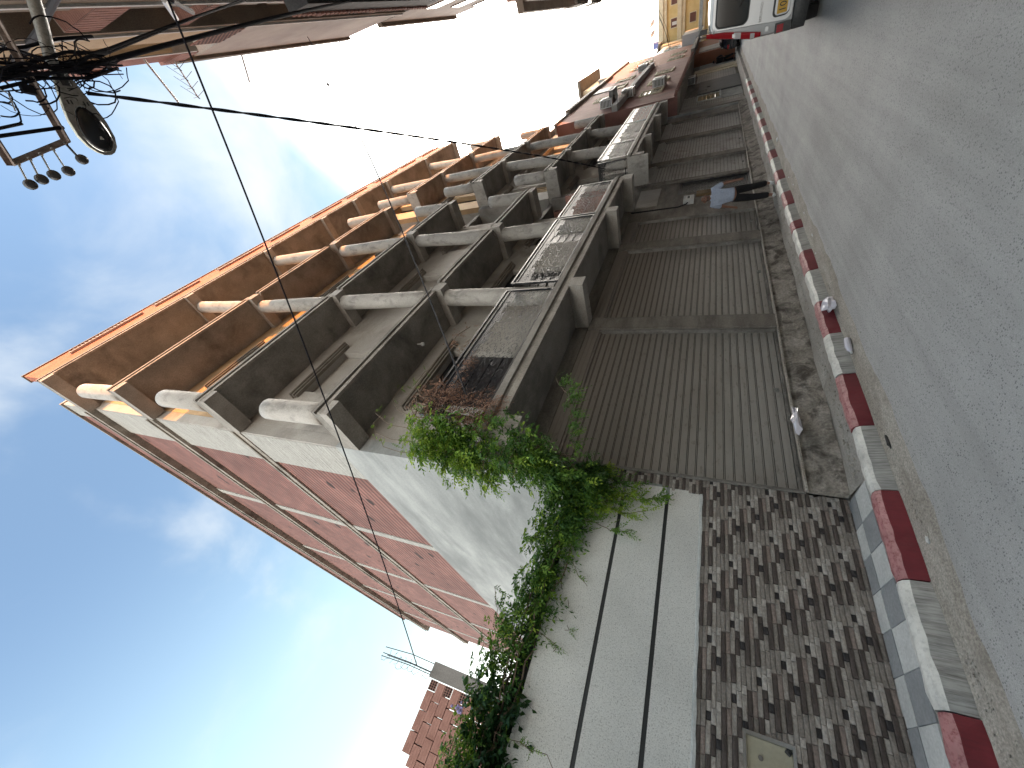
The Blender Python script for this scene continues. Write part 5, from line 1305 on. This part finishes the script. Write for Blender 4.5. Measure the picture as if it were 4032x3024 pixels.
def van():
    yc = -.02; x0 = 10.5
    st = [(0.0,.78,.60,1.12,1.80),(.015,.815,.63,1.12,1.855),(.10,.838,.655,1.12,1.885),(.9,.845,.665,1.12,1.90),(2.4,.845,.655,1.10,1.885),(2.75,.84,.62,1.06,1.80),(3.35,.83,.60,1.02,1.16),(3.9,.79,.58,.86,.98),(4.1,.70,.50,.66,.80)]
    rt, body = vehicle('silver van seen from behind with a yellow plate and tall red tail lights', x0, yc, 4.1, st, 'parked_van', CARP)
    X = x0-.001
    yw = lambda z: .795-.17*max(0,(z-1.12)/.72)-(.03 if z < .6 else 0)   # half width of the rear face
    def plate(name, pts, off, thick, mt, parent, inset=.02):
        m = MB(); a = X-off; n = len(pts)
        cy = sum(p[0] for p in pts)/n; cz = sum(p[1] for p in pts)/n
        inn = [(cy+(y-cy)*(1-inset), cz+(z-cz)*(1-inset)) for y, z in pts]
        vs = [(a, yc+y, z) for y, z in pts] + [(a-thick*.6, yc+y, z) for y, z in pts] + [(a-thick, yc+y, z) for y, z in inn]
        m.add(vs, [(i, (i+1)%n, n+(i+1)%n, n+i) for i in range(n)] + [(n+i, n+(i+1)%n, 2*n+(i+1)%n, 2*n+i) for i in range(n)] + [tuple(range(2*n, 3*n))])
        o = m.build(name, mt, parent); bm = bmesh.new(); bm.from_mesh(o.data); bmesh.ops.recalc_face_normals(bm, faces=bm.faces)
        bm.to_mesh(o.data); bm.free(); return o
    def rr(y0, y1, z0, z1, r, n=6, skew=0):
        pts = []
        for cx, cz, a0 in ((y1-r,z0+r,-90),(y1-r,z1-r,0),(y0+r,z1-r,90),(y0+r,z0+r,180)):
            for i in range(n+1):
                a = R(a0+90*i/n); pts.append((cx+r*math.cos(a)-skew*(cz-z0)*(1 if cx > 0 else -1), cz+r*math.sin(a)))
        return pts
    gate = plate('tailgate', rr(-.70,.70,.505,1.82,.10,6,.10), .0, .022, CARP, rt)
    W_ = plate('rear_window', rr(-.585,.585,1.22,1.74,.09,6,.10), .0225, .010, plain('tinted_glass', (.012,.016,.017), .08, 0, .3), rt)
    plate('window_seal', rr(-.60,.60,1.20,1.76,.10,6,.10), .0215, .004, BLKP, rt)
    wp = MB(); wp.tube([(X-.04,yc+.0,1.235),(X-.045,yc+.33,1.36)], .012, 6); wp.build('wiper', RUB, rt)
    sd = MB()
    for y in (.34,-.34): sd.obox(Matrix.Translation((x0+1.0,yc+y,1.33)), .16,.36,.5)
    # tall lamps wrapped on the corner pillars
    for s in (1,-1):
        def lamp(z0, z1, mt, nm, par, w0=.075, off=.0):
            m = MB(); k = 7; vs = []
            for i in range(k):
                z = z0+(z1-z0)*i/(k-1); y = yw(z); w1 = w0*(1 if z < 1.55 else .55+.45*(1.90-z)/.35) * (1 if z > 1.10 else .55+.45*(z-.97)/.13)
                vs += [(X+.055,yc+s*(y+.030),z),(X-.014-off,yc+s*(y+.018),z),(X-.030-off,yc+s*(y-w1*.5),z),(X-.024-off,yc+s*(y-w1),z),(X+.01,yc+s*(y-w1),z)]
            fs = [(i*5+j, i*5+j+1, (i+1)*5+j+1, (i+1)*5+j) for i in range(k-1) for j in range(4)] + [(0,1,2,3,4), tuple(range((k-1)*5,k*5))]
            m.add(vs, fs); o = m.build(nm, mt, par); bm = bmesh.new(); bm.from_mesh(o.data); bmesh.ops.recalc_face_normals(bm, faces=bm.faces); bm.to_mesh(o.data); bm.free(); return o
        red = plain('red_lens', (.28,.008,.014), .15, 0, .6) if s == 1 else bpy.data.materials['red_lens']
        cl = plain('clear_lens', (.45,.42,.42), .15, 0, .6) if s == 1 else bpy.data.materials['clear_lens']
        t = lamp(.97, 1.90, red, 'tail_light', rt); lamp(1.30, 1.42, cl, 'clear_lens', t, .07, .003); lamp(1.07, 1.14, cl, 'clear_lens', t, .06, .003)
        h = MB(); h.obox(Matrix.Translation((X-.03,yc+s*.70,1.42)), .03,.05,.05); h.build('hinge', CARP, rt); h = MB(); h.obox(Matrix.Translation((X-.03,yc+s*.735,.88)), .03,.06,.055); h.build('hinge', CARP, rt)
    # bumper
    m = MB(); prof = [(.10,.26),(-.05,.28),(-.085,.34),(-.095,.42),(-.075,.485),(.0,.50),(.10,.50)]; n = 15; vs = []
    for i in range(n):
        y = -.84+1.68*i/(n-1); c = max(0,(abs(y)-.68)/.16)**2*.10
        vs += [(X+dx+c, yc+y, z) for dx, z in prof]
    k = len(prof); m.add(vs, [(i*k+j, (i+1)*k+j, (i+1)*k+j+1, i*k+j+1) for i in range(n-1) for j in range(k-1)] + [tuple(range(k)), tuple(range((n-1)*k,n*k))[::-1]])
    bp = m.build('bumper', BLKP, rt, True); bp.data.set_sharp_from_angle(angle=R(40))
    for s in (1,-1):
        m = MB(); m.box(X-.05, X+.06, yc+s*.775-.075, yc+s*.775+.062, .502, .745); m.build('bumper_corner', BLKP, rt); m = MB(); m.box(X-.058, X-.0505, yc+s*.775-.055, yc+s*.775+.05, .62, .72); m.build('fog_lamp', bpy.data.materials['red_lens'], bp)
    # plate in its recess
    plate('plate_surround', rr(-.03,.615,.56,.82,.07), .0225, .014, BLKP, rt)
    plate('plate_lip', rr(.0,.595,.565,.79,.06), .0366, .006, CARP, rt)
    pl = plate('number_plate', rr(.05,.575,.60,.755,.012), .043, .004, surf('yellow_plate', (.50,.30,.055),(.60,.37,.08),3,fine_amt=.1), rt, .01)
    text('10571', 'plate_text', (X-.0485, yc+.56, .625), .145, M['coping'], pl, 90, -90, .95, .001)
    text('BERLINGO', 'badge_text', (X-.0235, yc+.62, .985), .058, M['rail'], gate, 90, -90, .95, .002)
    stk = MB(); stk.tube([(X-.0225,yc+.565,1.775),(X-.0245,yc+.565,1.775)], .036, 20); sk = stk.build('speed_sticker', M['ac_white'], gate); text('80', 'sticker_text', (X-.0265, yc+.600, 1.755), .052, M['coping'], sk, 90, -90, .9, .001)
    lk = MB(); lk.tube([(X-.023,yc+.02,1.80),(X-.035,yc+.02,1.80)], .03, 10); lk.build('washer_jet', BLKP, gate)
    for s in (1,-1):
        r = MB(); r.tube([(x0+.18,yc+s*.53,2.02),(x0+2.2,yc+s*.52,2.02)], .02, 8); r.build('roof_rail', M['galv'], rt)
        e = MB(); e.obox(Matrix.Translation((x0+.16,yc+s*.535,1.955)), .14,.07,.13); e.build('rail_foot', BLKP, rt)
    rb = MB(); rb.box(x0+.22, x0+.27, yc-.58, yc+.52, 2.0, 2.05); rb.box(x0+.55, x0+.60, yc-.58, yc+.52, 2.0, 2.05); each(rb, 'roof_bar', M['galv'], rt)
    for x in (x0+.62, x0+3.28):
        for s in (1,-1): wheel(rt, x, yc+s*.70, s)
    un = MB(); un.box(x0+.05, x0+3.9, yc-.6, yc+.6, .24, .36); un.build('underbody', RUB, rt)
    sw = MB()
    for s in (1,-1): sw.box(x0+.45, x0+1.35, yc+s*.842-.004, yc+s*.842+.004, 1.22, 1.62)
    mf = MB(); mf.tube([(x0-.03,yc-.45,.27),(x0+.4,yc-.45,.29)], .03, 8); mf.build('exhaust', M['rust'], rt)
van()
def far_car(x, y, lab, paint, flip=False):
    st = [(0,.70,.52,.80,.98),(.08,.80,.58,.82,1.10),(.55,.82,.56,.84,1.38),(1.7,.83,.56,.84,1.42),(2.5,.83,.55,.84,1.36),(3.1,.82,.56,.84,.95),(3.9,.79,.55,.76,.84),(4.05,.70,.5,.6,.7)]
    rt, b = vehicle(lab, x, y, 4.05, st, 'parked_car', paint, .28, None, 'cars parked at the street end')
    m = MB(); m.obox(Matrix.Translation((x+.27,y,1.10)) @ Matrix.Rotation(R(-42),4,'Y'), .03,1.12,.36); m.build('rear_window', bpy.data.materials['tinted_glass'], rt)
    for s in (1,-1):
        m = MB(); m.obox(Matrix.Translation((x-.0,y+s*.62,.80)), .06,.22,.13); m.build('tail_light', bpy.data.materials['red_lens'], rt)
        q = MB(); q.box(x+.7, x+2.6, y+s*.70-.02, y+s*.70+.02, .92, 1.26); q.build('side_window', bpy.data.materials['tinted_glass'], rt)
    m = MB(); m.box(x-.06, x+.02, y-.76, y+.76, .32, .52); m.build('bumper', BLKP, rt)
    m = MB(); m.box(x-.075, x-.0605, y-.26, y+.26, .55, .66); m.build('number_plate', M['ac_white'], rt)
    for xx in (x+.7, x+3.2):
        for s in (1,-1): wheel(rt, xx, y+s*.68, s, .29)
far_car(39.5, 2.45, 'dark car parked behind the van at the kerb, nearest of the row', plain('black_car_paint', (.015,.017,.025), .2, .2, .7))
far_car(48, 2.3, 'blue car parked further along behind the dark car', plain('blue_car_paint', (.03,.05,.11), .2, .2, .7))
# ================================================================== climbing plants
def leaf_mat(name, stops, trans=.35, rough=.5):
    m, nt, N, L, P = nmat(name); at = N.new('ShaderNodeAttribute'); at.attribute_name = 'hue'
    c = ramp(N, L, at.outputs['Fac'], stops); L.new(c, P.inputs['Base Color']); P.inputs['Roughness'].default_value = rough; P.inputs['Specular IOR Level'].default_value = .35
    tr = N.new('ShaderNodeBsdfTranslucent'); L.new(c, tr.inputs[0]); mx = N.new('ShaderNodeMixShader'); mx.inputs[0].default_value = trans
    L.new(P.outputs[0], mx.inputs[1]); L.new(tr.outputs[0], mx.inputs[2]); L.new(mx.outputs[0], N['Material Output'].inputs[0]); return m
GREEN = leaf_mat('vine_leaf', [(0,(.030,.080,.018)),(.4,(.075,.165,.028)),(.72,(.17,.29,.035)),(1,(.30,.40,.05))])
DRY = leaf_mat('dry_leaf', [(0,(.10,.055,.038)),(.5,(.24,.135,.092)),(.85,(.36,.23,.165)),(1,(.50,.38,.28))], .2, .8)
DARK = leaf_mat('shrub_leaf', [(0,(.014,.045,.016)),(.6,(.04,.095,.025)),(1,(.10,.19,.035))], .3, .4)
STEM = surf('vine_stem', (.12,.085,.06), (.22,.17,.125), 8, fine=60, rough=.9)
def pinnate(P_, D_, L_, size, hue, pairs=4, curl=.5, mat=None, name='foliage', parent=None, width=.40):
    """compound leaves: stalk points P_, directions D_, stalk lengths L_; folded leaflets in pairs plus one at the tip"""
    n = len(P_); P_ = np.asarray(P_, float); D_ = np.asarray(D_, float); D_ /= np.linalg.norm(D_, axis=1, keepdims=True)+1e-9
    L_ = np.asarray(L_, float); size = np.asarray(size, float); hue = np.asarray(hue, float)
    up = np.tile((0,0,1.), (n,1)) + rng.normal(0,.35,(n,3)); S = np.cross(D_, up); S /= np.linalg.norm(S,axis=1,keepdims=True)+1e-9; U = np.cross(S, D_)
    V = []; F = []; Hh = []; base = 0
    k = pairs*2+1
    for q in range(k):
        t = .22 + .72*(q//2)/pairs if q < k-1 else .95
        sg = 0 if q == k-1 else (1 if q % 2 else -1)
        o = P_ + D_*(L_*t)[:,None] - np.array((0,0,1.))*(curl*L_*t*t)[:,None]
        a = D_*(.55 if sg else 1.0) + S*sg*.9 - U*.0 - np.array((0,0,1.))*(.35*curl+.25) + rng.normal(0,.18,(n,3)); a /= np.linalg.norm(a,axis=1,keepdims=True)+1e-9
        nr = U + rng.normal(0,.4,(n,3)); b = np.cross(a, nr); b /= np.linalg.norm(b,axis=1,keepdims=True)+1e-9; c = np.cross(b, a)
        s = size*(1-.25*abs(t-.5))*rng.uniform(.75,1.2,n); wv = s*width*.5
        p0 = o; p1 = o + a*(s*.42)[:,None] + b*wv[:,None] + c*(wv*.35)[:,None]; p2 = o + a*s[:,None] - c*(s*.12)[:,None]; p3 = o + a*(s*.42)[:,None] - b*wv[:,None] + c*(wv*.35)[:,None]
        V.append(np.stack([p0,p1,p2,p3],1).reshape(-1,3)); idx = np.arange(n)*4+base
        F.append(np.stack([idx,idx+1,idx+2],1)); F.append(np.stack([idx,idx+2,idx+3],1)); base += 4*n
        Hh.append(np.repeat(np.clip(hue+rng.normal(0,.05,n),0,1),4))
    # stalk as a thin ribbon
    p0 = P_; p1 = P_ + D_*(L_*.5)[:,None] - np.array((0,0,1.))*(curl*L_*.25)[:,None]; p2 = P_ + D_*L_[:,None] - np.array((0,0,1.))*(curl*L_)[:,None]; e = S*.0016
    V.append(np.stack([p0-e,p0+e,p1-e,p1+e,p2-e,p2+e],1).reshape(-1,3)); idx = np.arange(n)*6+base
    for a_ in (0,2): F.append(np.stack([idx+a_,idx+a_+1,idx+a_+3],1)); F.append(np.stack([idx+a_,idx+a_+3,idx+a_+2],1))
    Hh.append(np.repeat(hue*.5,6))
    V = np.concatenate(V); F = np.concatenate(F); Hh = np.concatenate(Hh)
    me = bpy.data.meshes.new(name); me.vertices.add(len(V)); me.vertices.foreach_set('co', V.ravel()); me.loops.add(F.size); me.polygons.add(len(F))
    me.loops.foreach_set('vertex_index', F.ravel().astype(np.int32)); me.polygons.foreach_set('loop_start', np.arange(0,F.size,3,dtype=np.int32)); me.polygons.foreach_set('loop_total', np.full(len(F),3,dtype=np.int32))
    at = me.attributes.new('hue','FLOAT','POINT'); at.data.foreach_set('value', Hh.astype(np.float32)); me.materials.append(mat); me.update(); me.validate()
    o = link(name, me, parent); o['kind'] = 'stuff'; return o
def clump(boxes, n, clumps=26, spread=.16):
    """points gathered in clumps inside a set of boxes (weights by volume)"""
    vol = np.array([max((b[1]-b[0])*(b[3]-b[2])*(b[5]-b[4]),1e-4)**.75*(b[6] if len(b) > 6 else 1) for b in boxes]); pr = vol/vol.sum()
    def pt(m):
        ix = rng.choice(len(boxes), m, p=pr); B_ = np.array([b[:6] for b in boxes])[ix]; return B_[:,0::2] + (B_[:,1::2]-B_[:,0::2])*rng.random((m,3))
    c = pt(clumps); sel = rng.integers(0, clumps, n); near = c[sel] + rng.normal(0, spread, (n,3))*np.array((1,.6,.8)); free = pt(n)
    return np.where(rng.random(n)[:,None] < .62, near, free), sel
def vine_stems(paths, r, parent, name='stem'):
    mb = MB()
    for p in paths: mb.tube(p, r, 5)
    return mb.build(name, STEM, parent)
def wander(p0, p1, n, amp, seed, droop=0):
    q = np.random.default_rng(seed); p0, p1 = np.array(p0,float), np.array(p1,float); t = np.linspace(0,1,n)[:,None]
    w_ = np.cumsum(q.normal(0,amp,(n,3)),0); w_ -= w_[0]; w_ -= t*w_[-1]
    a = p0+(p1-p0)*t+w_; a[:,2] -= droop*4*(t*(1-t))[:,0]; return [tuple(x) for x in a]
def balcony_vine():
    rt = thing('climbing_vine', 'leafy vine with dry brown parts hanging over the corner of the first balcony', 'vine', (2.5,3.5,3.0))
    green = [(2.08,2.44,3.12,3.75,3.2,4.95,1.25),(2.30,2.62,3.04,3.24,3.2,4.4,.35),(2.05,2.5,3.05,3.4,4.4,5.15,.8),(2.15,2.5,3.5,4.10,2.75,3.4,.5)]
    P_, s = clump(green, 1700, 60, .09)
    P_[:,2] = np.where(P_[:,2] > 5.3, 5.3, P_[:,2])
    D_ = np.stack([rng.normal(-.75,.5,len(P_)), rng.normal(-.5,.6,len(P_)), rng.normal(-.25,.5,len(P_))],1)
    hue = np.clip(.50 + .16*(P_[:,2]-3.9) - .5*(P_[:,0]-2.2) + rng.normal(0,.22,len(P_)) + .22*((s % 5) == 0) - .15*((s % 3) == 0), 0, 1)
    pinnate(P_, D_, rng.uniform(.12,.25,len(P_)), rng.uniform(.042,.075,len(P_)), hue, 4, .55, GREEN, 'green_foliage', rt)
    dry = [(2.55,3.25,3.08,3.3,4.75,5.45,1.2),(2.4,2.95,3.06,3.24,4.05,4.8,1.1),(2.25,2.6,3.3,4.0,4.3,5.0,.5),(3.4,3.6,3.14,3.2,5.0,5.1,.35),(2.2,2.45,3.2,3.9,3.3,4.0,.25)]
    P_, s = clump(dry, 1150, 34, .085)
    D_ = np.stack([rng.normal(-.1,.7,len(P_)), rng.normal(-.5,.5,len(P_)), rng.normal(-.5,.6,len(P_))],1)
    hue = np.clip(.42+rng.normal(0,.2,len(P_))+.2*((s % 6) == 0), 0, 1)
    pinnate(P_, D_, rng.uniform(.07,.15,len(P_)), rng.uniform(.020,.036,len(P_)), hue, 3, .9, DRY, 'dry_foliage', rt, .45)
    st = [wander((2.45,4.05,2.9),(2.4+.1*k%.4,3.2+.1*k%.6,4.2+.12*k),12,.04,k) for k in range(9)]
    st += [wander((2.35,3.3,4.6),(2.4+.14*k,3.16,5.3+.05*k),12,.05,30+k,-.12) for k in range(7)]
    st += [wander((2.5,3.95,2.95),(2.3+.05*k,3.7-.05*k,3.6+.1*k),12,.05,60+k,.05) for k in range(10)]
    vine_stems(st, .007, rt)
    # loose tendrils curling above the corner and the spray hanging across the shutter
    td = [[(2.2,3.3,5.1),(2.15,3.25,5.45),(2.2,3.2,5.75),(2.35,3.2,5.9),(2.5,3.2,5.85)],[(2.1,3.35,4.9),(2.0,3.3,5.2),(2.02,3.25,5.5),(2.12,3.2,5.6)],[(2.5,3.2,5.2),(2.6,3.15,5.6),(2.8,3.15,5.85),(3.05,3.15,5.85)],[(2.9,3.2,5.3),(3.1,3.12,5.6),(3.4,3.12,5.6),(3.65,3.14,5.35)],[(2.4,3.3,5.1),(2.35,3.2,5.6),(2.5,3.15,5.95)]]
    mb = MB()
    for t in td: mb.tube(t, .004, 5)
    mb.build('tendril', STEM, rt, True)
    P_ = np.concatenate([np.array(t)[rng.integers(1,len(t),5)]+rng.normal(0,.03,(5,3)) for t in td]); pinnate(P_, rng.normal(0,1,(len(P_),3)), rng.uniform(.06,.13,len(P_)), rng.uniform(.02,.035,len(P_)), rng.uniform(.5,.95,len(P_)), 4, .4, GREEN, 'tendril_leaves', rt)
    sp = wander((2.42,3.35,2.95),(3.42,3.15,3.42),16,.02,99,.08); vine_stems([sp], .006, rt, 'hanging_shoot')
    A_ = np.array(sp); i = rng.integers(0,len(sp),95); P_ = A_[i]+rng.normal(0,.05,(95,3))*(1.2-i/len(sp))[:,None]
    pinnate(P_, np.stack([rng.normal(.2,.6,95),rng.normal(-.4,.5,95),rng.normal(-.5,.5,95)],1), rng.uniform(.07,.17,95), rng.uniform(.03,.052,95), rng.uniform(.15,.6,95), 4, .6, GREEN, 'shoot_leaves', rt)
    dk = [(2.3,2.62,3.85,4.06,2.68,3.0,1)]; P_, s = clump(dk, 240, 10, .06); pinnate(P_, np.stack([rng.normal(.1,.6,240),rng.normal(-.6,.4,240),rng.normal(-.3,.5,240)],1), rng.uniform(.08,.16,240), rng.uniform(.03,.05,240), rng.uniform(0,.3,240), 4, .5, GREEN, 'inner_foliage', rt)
    c = MB(); c.sphere((2.3,3.2,4.75),.075,.05,.05,nu=9,nv=6); c.build('snagged_scrap', M['ac_white'], rt)
    return rt
balcony_vine()
def wall_vine():
    rt = thing('trailing_vine', 'green vine trailing along the dark coping of the low white wall', 'vine', (1.4,4.1,3.1))
    bx = [(1.2,2.45,3.92,4.22,2.93,3.36,1.25),(1.9,2.5,3.92,4.15,2.8,3.15,.7),(.45,1.25,3.96,4.2,3.05,3.34,.8),(.1,.5,4.0,4.2,3.1,3.4,.35)]
    P_, s = clump(bx, 1500, 50, .08); n = len(P_)
    D_ = np.stack([rng.normal(-.1,.6,n), rng.normal(-.65,.45,n), rng.normal(-.15,.6,n)],1)
    hue = np.clip(.36+rng.normal(0,.22,n)+.5*(P_[:,2]-3.1)+.2*((s % 5) == 0), 0, 1)
    pinnate(P_, D_, rng.uniform(.10,.22,n), rng.uniform(.038,.068,n), hue, 4, .6, GREEN, 'foliage', rt)
    # young yellow-green sprays hanging over the render
    ends = [((2.35,4.0,2.95),(2.62,4.03,2.66)),((2.2,3.98,2.9),(2.38,4.0,2.30)),((2.1,3.98,2.9),(2.36,4.02,1.98)),((1.9,3.98,2.85),(1.86,4.02,2.30)),((2.0,3.98,2.85),(2.15,4.0,2.12)),((2.3,3.97,2.9),(2.5,4.0,2.2))]
    sh = [wander(a, b, 12, .02, 7+k, -.04) for k, (a, b) in enumerate(ends)]; vine_stems(sh, .0045, rt, 'young_shoot')
    P_ = []; hu = []
    for k, p in enumerate(sh):
        A_ = np.array(p); m = 46 if k != 3 else 24; i = rng.integers(1,12,m); P_.append(A_[i]+rng.normal(0,.022,(m,3))-np.array((0,.02,0))); hu.append(np.full(m, (.95,.9,.55,.6,.85,.35)[k]))
    P_ = np.concatenate(P_); n = len(P_); pinnate(P_, np.stack([rng.normal(0,.8,n),rng.normal(-.35,.3,n),rng.normal(-.7,.4,n)],1), rng.uniform(.08,.15,n), rng.uniform(.035,.06,n), np.clip(np.concatenate(hu)+rng.normal(0,.1,n),0,1), 4, .5, GREEN, 'young_leaves', rt)
    # thin trailing stems that hang in front of the wall
    tr = [wander((1.7,4.0,3.05),(1.2,4.03,2.6),12,.025,21,.05),wander((1.3,4.0,3.05),(.75,4.02,2.72),12,.025,22,.06),wander((.7,4.0,3.1),(.55,4.02,2.78),10,.02,23),wander((-.15,4.0,3.1),(-.2,4.0,2.55),10,.03,24)]
    [vine_stems([t], .003, rt, 'trailing_stem') for t in tr]; P_ = np.concatenate([np.array(t)[rng.integers(2,10,9)] for t in tr]); n = len(P_)
    pinnate(P_, rng.normal(0,1,(n,3))-np.array((0,.4,.4)), rng.uniform(.05,.1,n), rng.uniform(.022,.035,n), rng.uniform(.4,.75,n), 3, .5, GREEN, 'trailing_leaves', rt)
    up = [wander((.55,4.08,3.2),(.72+.12*k,4.1,3.5+.06*k),8,.02,40+k,-.05) for k in range(3)] + [wander((.35,4.08,3.2),(.15+.1*k,4.12,3.55),8,.02,50+k) for k in range(4)]
    vine_stems(up, .003, rt, 'rising_stem'); P_ = np.concatenate([np.array(t)[rng.integers(1,8,16)]+rng.normal(0,.02,(16,3)) for t in up]); n = len(P_)
    pinnate(P_, rng.normal(0,1,(n,3)), rng.uniform(.07,.14,n), rng.uniform(.03,.045,n), rng.uniform(.15,.55,n), 4, .5, GREEN, 'rising_leaves', rt)
    vine_stems([wander((2.5,4.05,3.0),(-.6,4.1,3.12),30,.03,k) for k in range(5)], .008, rt, 'main_stem')
    return rt
wall_vine()
def shrub():
    rt = thing('climbing_shrub', 'dark large leaved shrub with one lilac flower over the left end of the wall', 'shrub', (-.5,4.2,3.1))
    bx = [(-1.3,.08,4.05,4.45,3.05,3.46,1.2),(-.6,-.05,4.02,4.3,2.98,3.3,.8)]
    P_, s = clump(bx, 620, 30, .09); n = len(P_); D_ = np.stack([rng.normal(0,.7,n), rng.normal(-.6,.5,n), rng.normal(-.1,.6,n)],1)
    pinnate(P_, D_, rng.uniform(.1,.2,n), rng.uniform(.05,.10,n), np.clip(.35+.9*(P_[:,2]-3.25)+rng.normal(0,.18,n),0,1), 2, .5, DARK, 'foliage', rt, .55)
    P_, s = clump([(-.9,.05,4.0,4.3,3.2,3.5,1)], 260, 20, .07); n = len(P_)
    pinnate(P_, np.stack([rng.normal(0,.7,n), rng.normal(-.4,.5,n), rng.normal(.3,.6,n)],1), rng.uniform(.08,.15,n), rng.uniform(.03,.05,n), rng.uniform(.3,.85,n), 4, .4, GREEN, 'young_leaves', rt)
    vine_stems([wander((-.5+.1*k,4.2,2.9),(-1+.2*k,4.2,3.45),8,.03,70+k) for k in range(6)], .008, rt)
    fl = MB()
    for k in range(14): fl.sphere((-.10+rng.normal(0,.018),4.0+rng.normal(0,.015),3.47+rng.normal(0,.03)), .012, nu=6, nv=4)
    fl.build('lilac_flower', plain('lilac_petal', (.36,.30,.55), .7), rt)
shrub()
def dry_tendril():
    rt = thing('dry_vine_shoot', 'single dry curled vine shoot with withered leaves on the balcony by the first column', 'vine', (4.7,3.4,5.3))
    p = [(4.3,3.25,5.25),(4.25,3.3,5.5),(4.4,3.35,5.75),(4.75,3.4,5.85),(5.1,3.45,5.75)]; m = MB(); m.tube(p, .006, 5); m.build('stem', STEM, rt, True)
    A_ = np.array(p); P_ = A_[rng.integers(0,5,40)]+rng.normal(0,.05,(40,3)); pinnate(P_, rng.normal(0,1,(40,3)), rng.uniform(.05,.1,40), rng.uniform(.02,.03,40), rng.uniform(.4,.8,40), 3, .8, DRY, 'withered_leaves', rt)
    P_ = np.array((3.75,3.2,5.0))+rng.normal(0,1,(60,3))*np.array((.1,.02,.05)); d = pinnate(P_, rng.normal(0,1,(60,3)), rng.uniform(.04,.08,60), rng.uniform(.02,.03,60), rng.uniform(.4,.8,60), 3, .8, DRY, 'caught_leaves', rt)
dry_tendril()

# ================================================================== litter
def crumple(name, lab, cat, c, sx, sy, sz, mt, seed):
    bm = bmesh.new(); bmesh.ops.create_icosphere(bm, subdivisions=2, radius=1); q = random.Random(seed)
    for v in bm.verts:
        k = 1+q.uniform(-.4,.35); v.co = Vector((v.co.x*sx*k, v.co.y*sy*k, max(v.co.z*sz*k, -sz*.7)))
    me = bpy.data.meshes.new(name); bm.to_mesh(me); bm.free(); me.materials.append(mt); o = link(name, me); o.location = c; return tag(o, lab, cat)
CLEAR = plain('thin_clear_plastic', (.62,.60,.66), .12, 0, .8)
crumple('plastic_bag', 'crumpled clear plastic wrap lying against the red kerb', 'plastic wrap', (5.38,3.40,.07), .13, .10, .075, CLEAR, 1)
b = thing('crushed_bottle', 'flattened clear plastic bottle in the gutter beside the white kerb', 'bottle', (4.42,3.36,.03))
m = MB(); m.tube([(4.32,3.37,.03),(4.36,3.37,.035),(4.42,3.365,.04),(4.54,3.35,.035)], [.012,.03,.036,.032], 9); m.build('bottle', CLEAR, b); m = MB(); m.tube([(4.30,3.372,.03),(4.32,3.37,.03)], .014, 8); m.build('cap', M['ac_white'], b)
crumple('black_scrap', 'small black rubber scrap in the gutter by the striped white kerb', 'scrap', (2.93,3.34,.015), .07, .018, .016, RUB, 3)
crumple('white_scrap', 'white paper scrap in the road far down the kerb', 'paper scrap', (13.3,3.22,.02), .10, .05, .02, M['ac_white'], 4)
rg = random.Random(8)
for i, (x, lb) in enumerate(((7.4,'white butt in the gutter beside the second far red kerb stone'),(8.35,'pale paper fleck in the gutter by a short red kerb stone'),(9.9,'white paper fleck in the gutter near the walking man'),(6.9,'pale splinter in the gutter past the plastic wrap'),(10.6,'thin white paper strip in the gutter just past the walking man'),(1.95,'tiny white chip in the gutter by the big red kerb stone'))):
    crumple('litter', lb, 'litter', (x, 3.33+rg.uniform(-.06,.05), .015), rg.uniform(.02,.05), .012, .009, M['tile_white'], 20+i)
crumple('cloth_scrap', 'pale plastic sheeting stuck on the mortar ramp under the first shutter', 'plastic sheet', (3.75,4.0,.50), .20, .05, .05, CLEAR, 30)
# gravel and grit along the kerb foot
gm = MB()
for i in range(900):
    x = 30*rg.random()**1.6 - .5; y = 3.42-abs(rg.gauss(0,.09)); s = rg.uniform(.002,.007); gm.obox(Matrix.Translation((x,y,.008)) @ Matrix.Rotation(rg.uniform(0,3),4,'Z'), s*2, s*1.4, s)
for i in range(500):
    x = 2.8+20*rg.random()**1.5; y = 3.82-abs(rg.gauss(0,.08)); s = rg.uniform(.003,.010); gm.obox(Matrix.Translation((x,y,.162)) @ Matrix.Rotation(rg.uniform(0,3),4,'Z'), s*2, s*1.4, s*1.2)
tag(gm.build('grit', M['gutter']), kind='stuff')
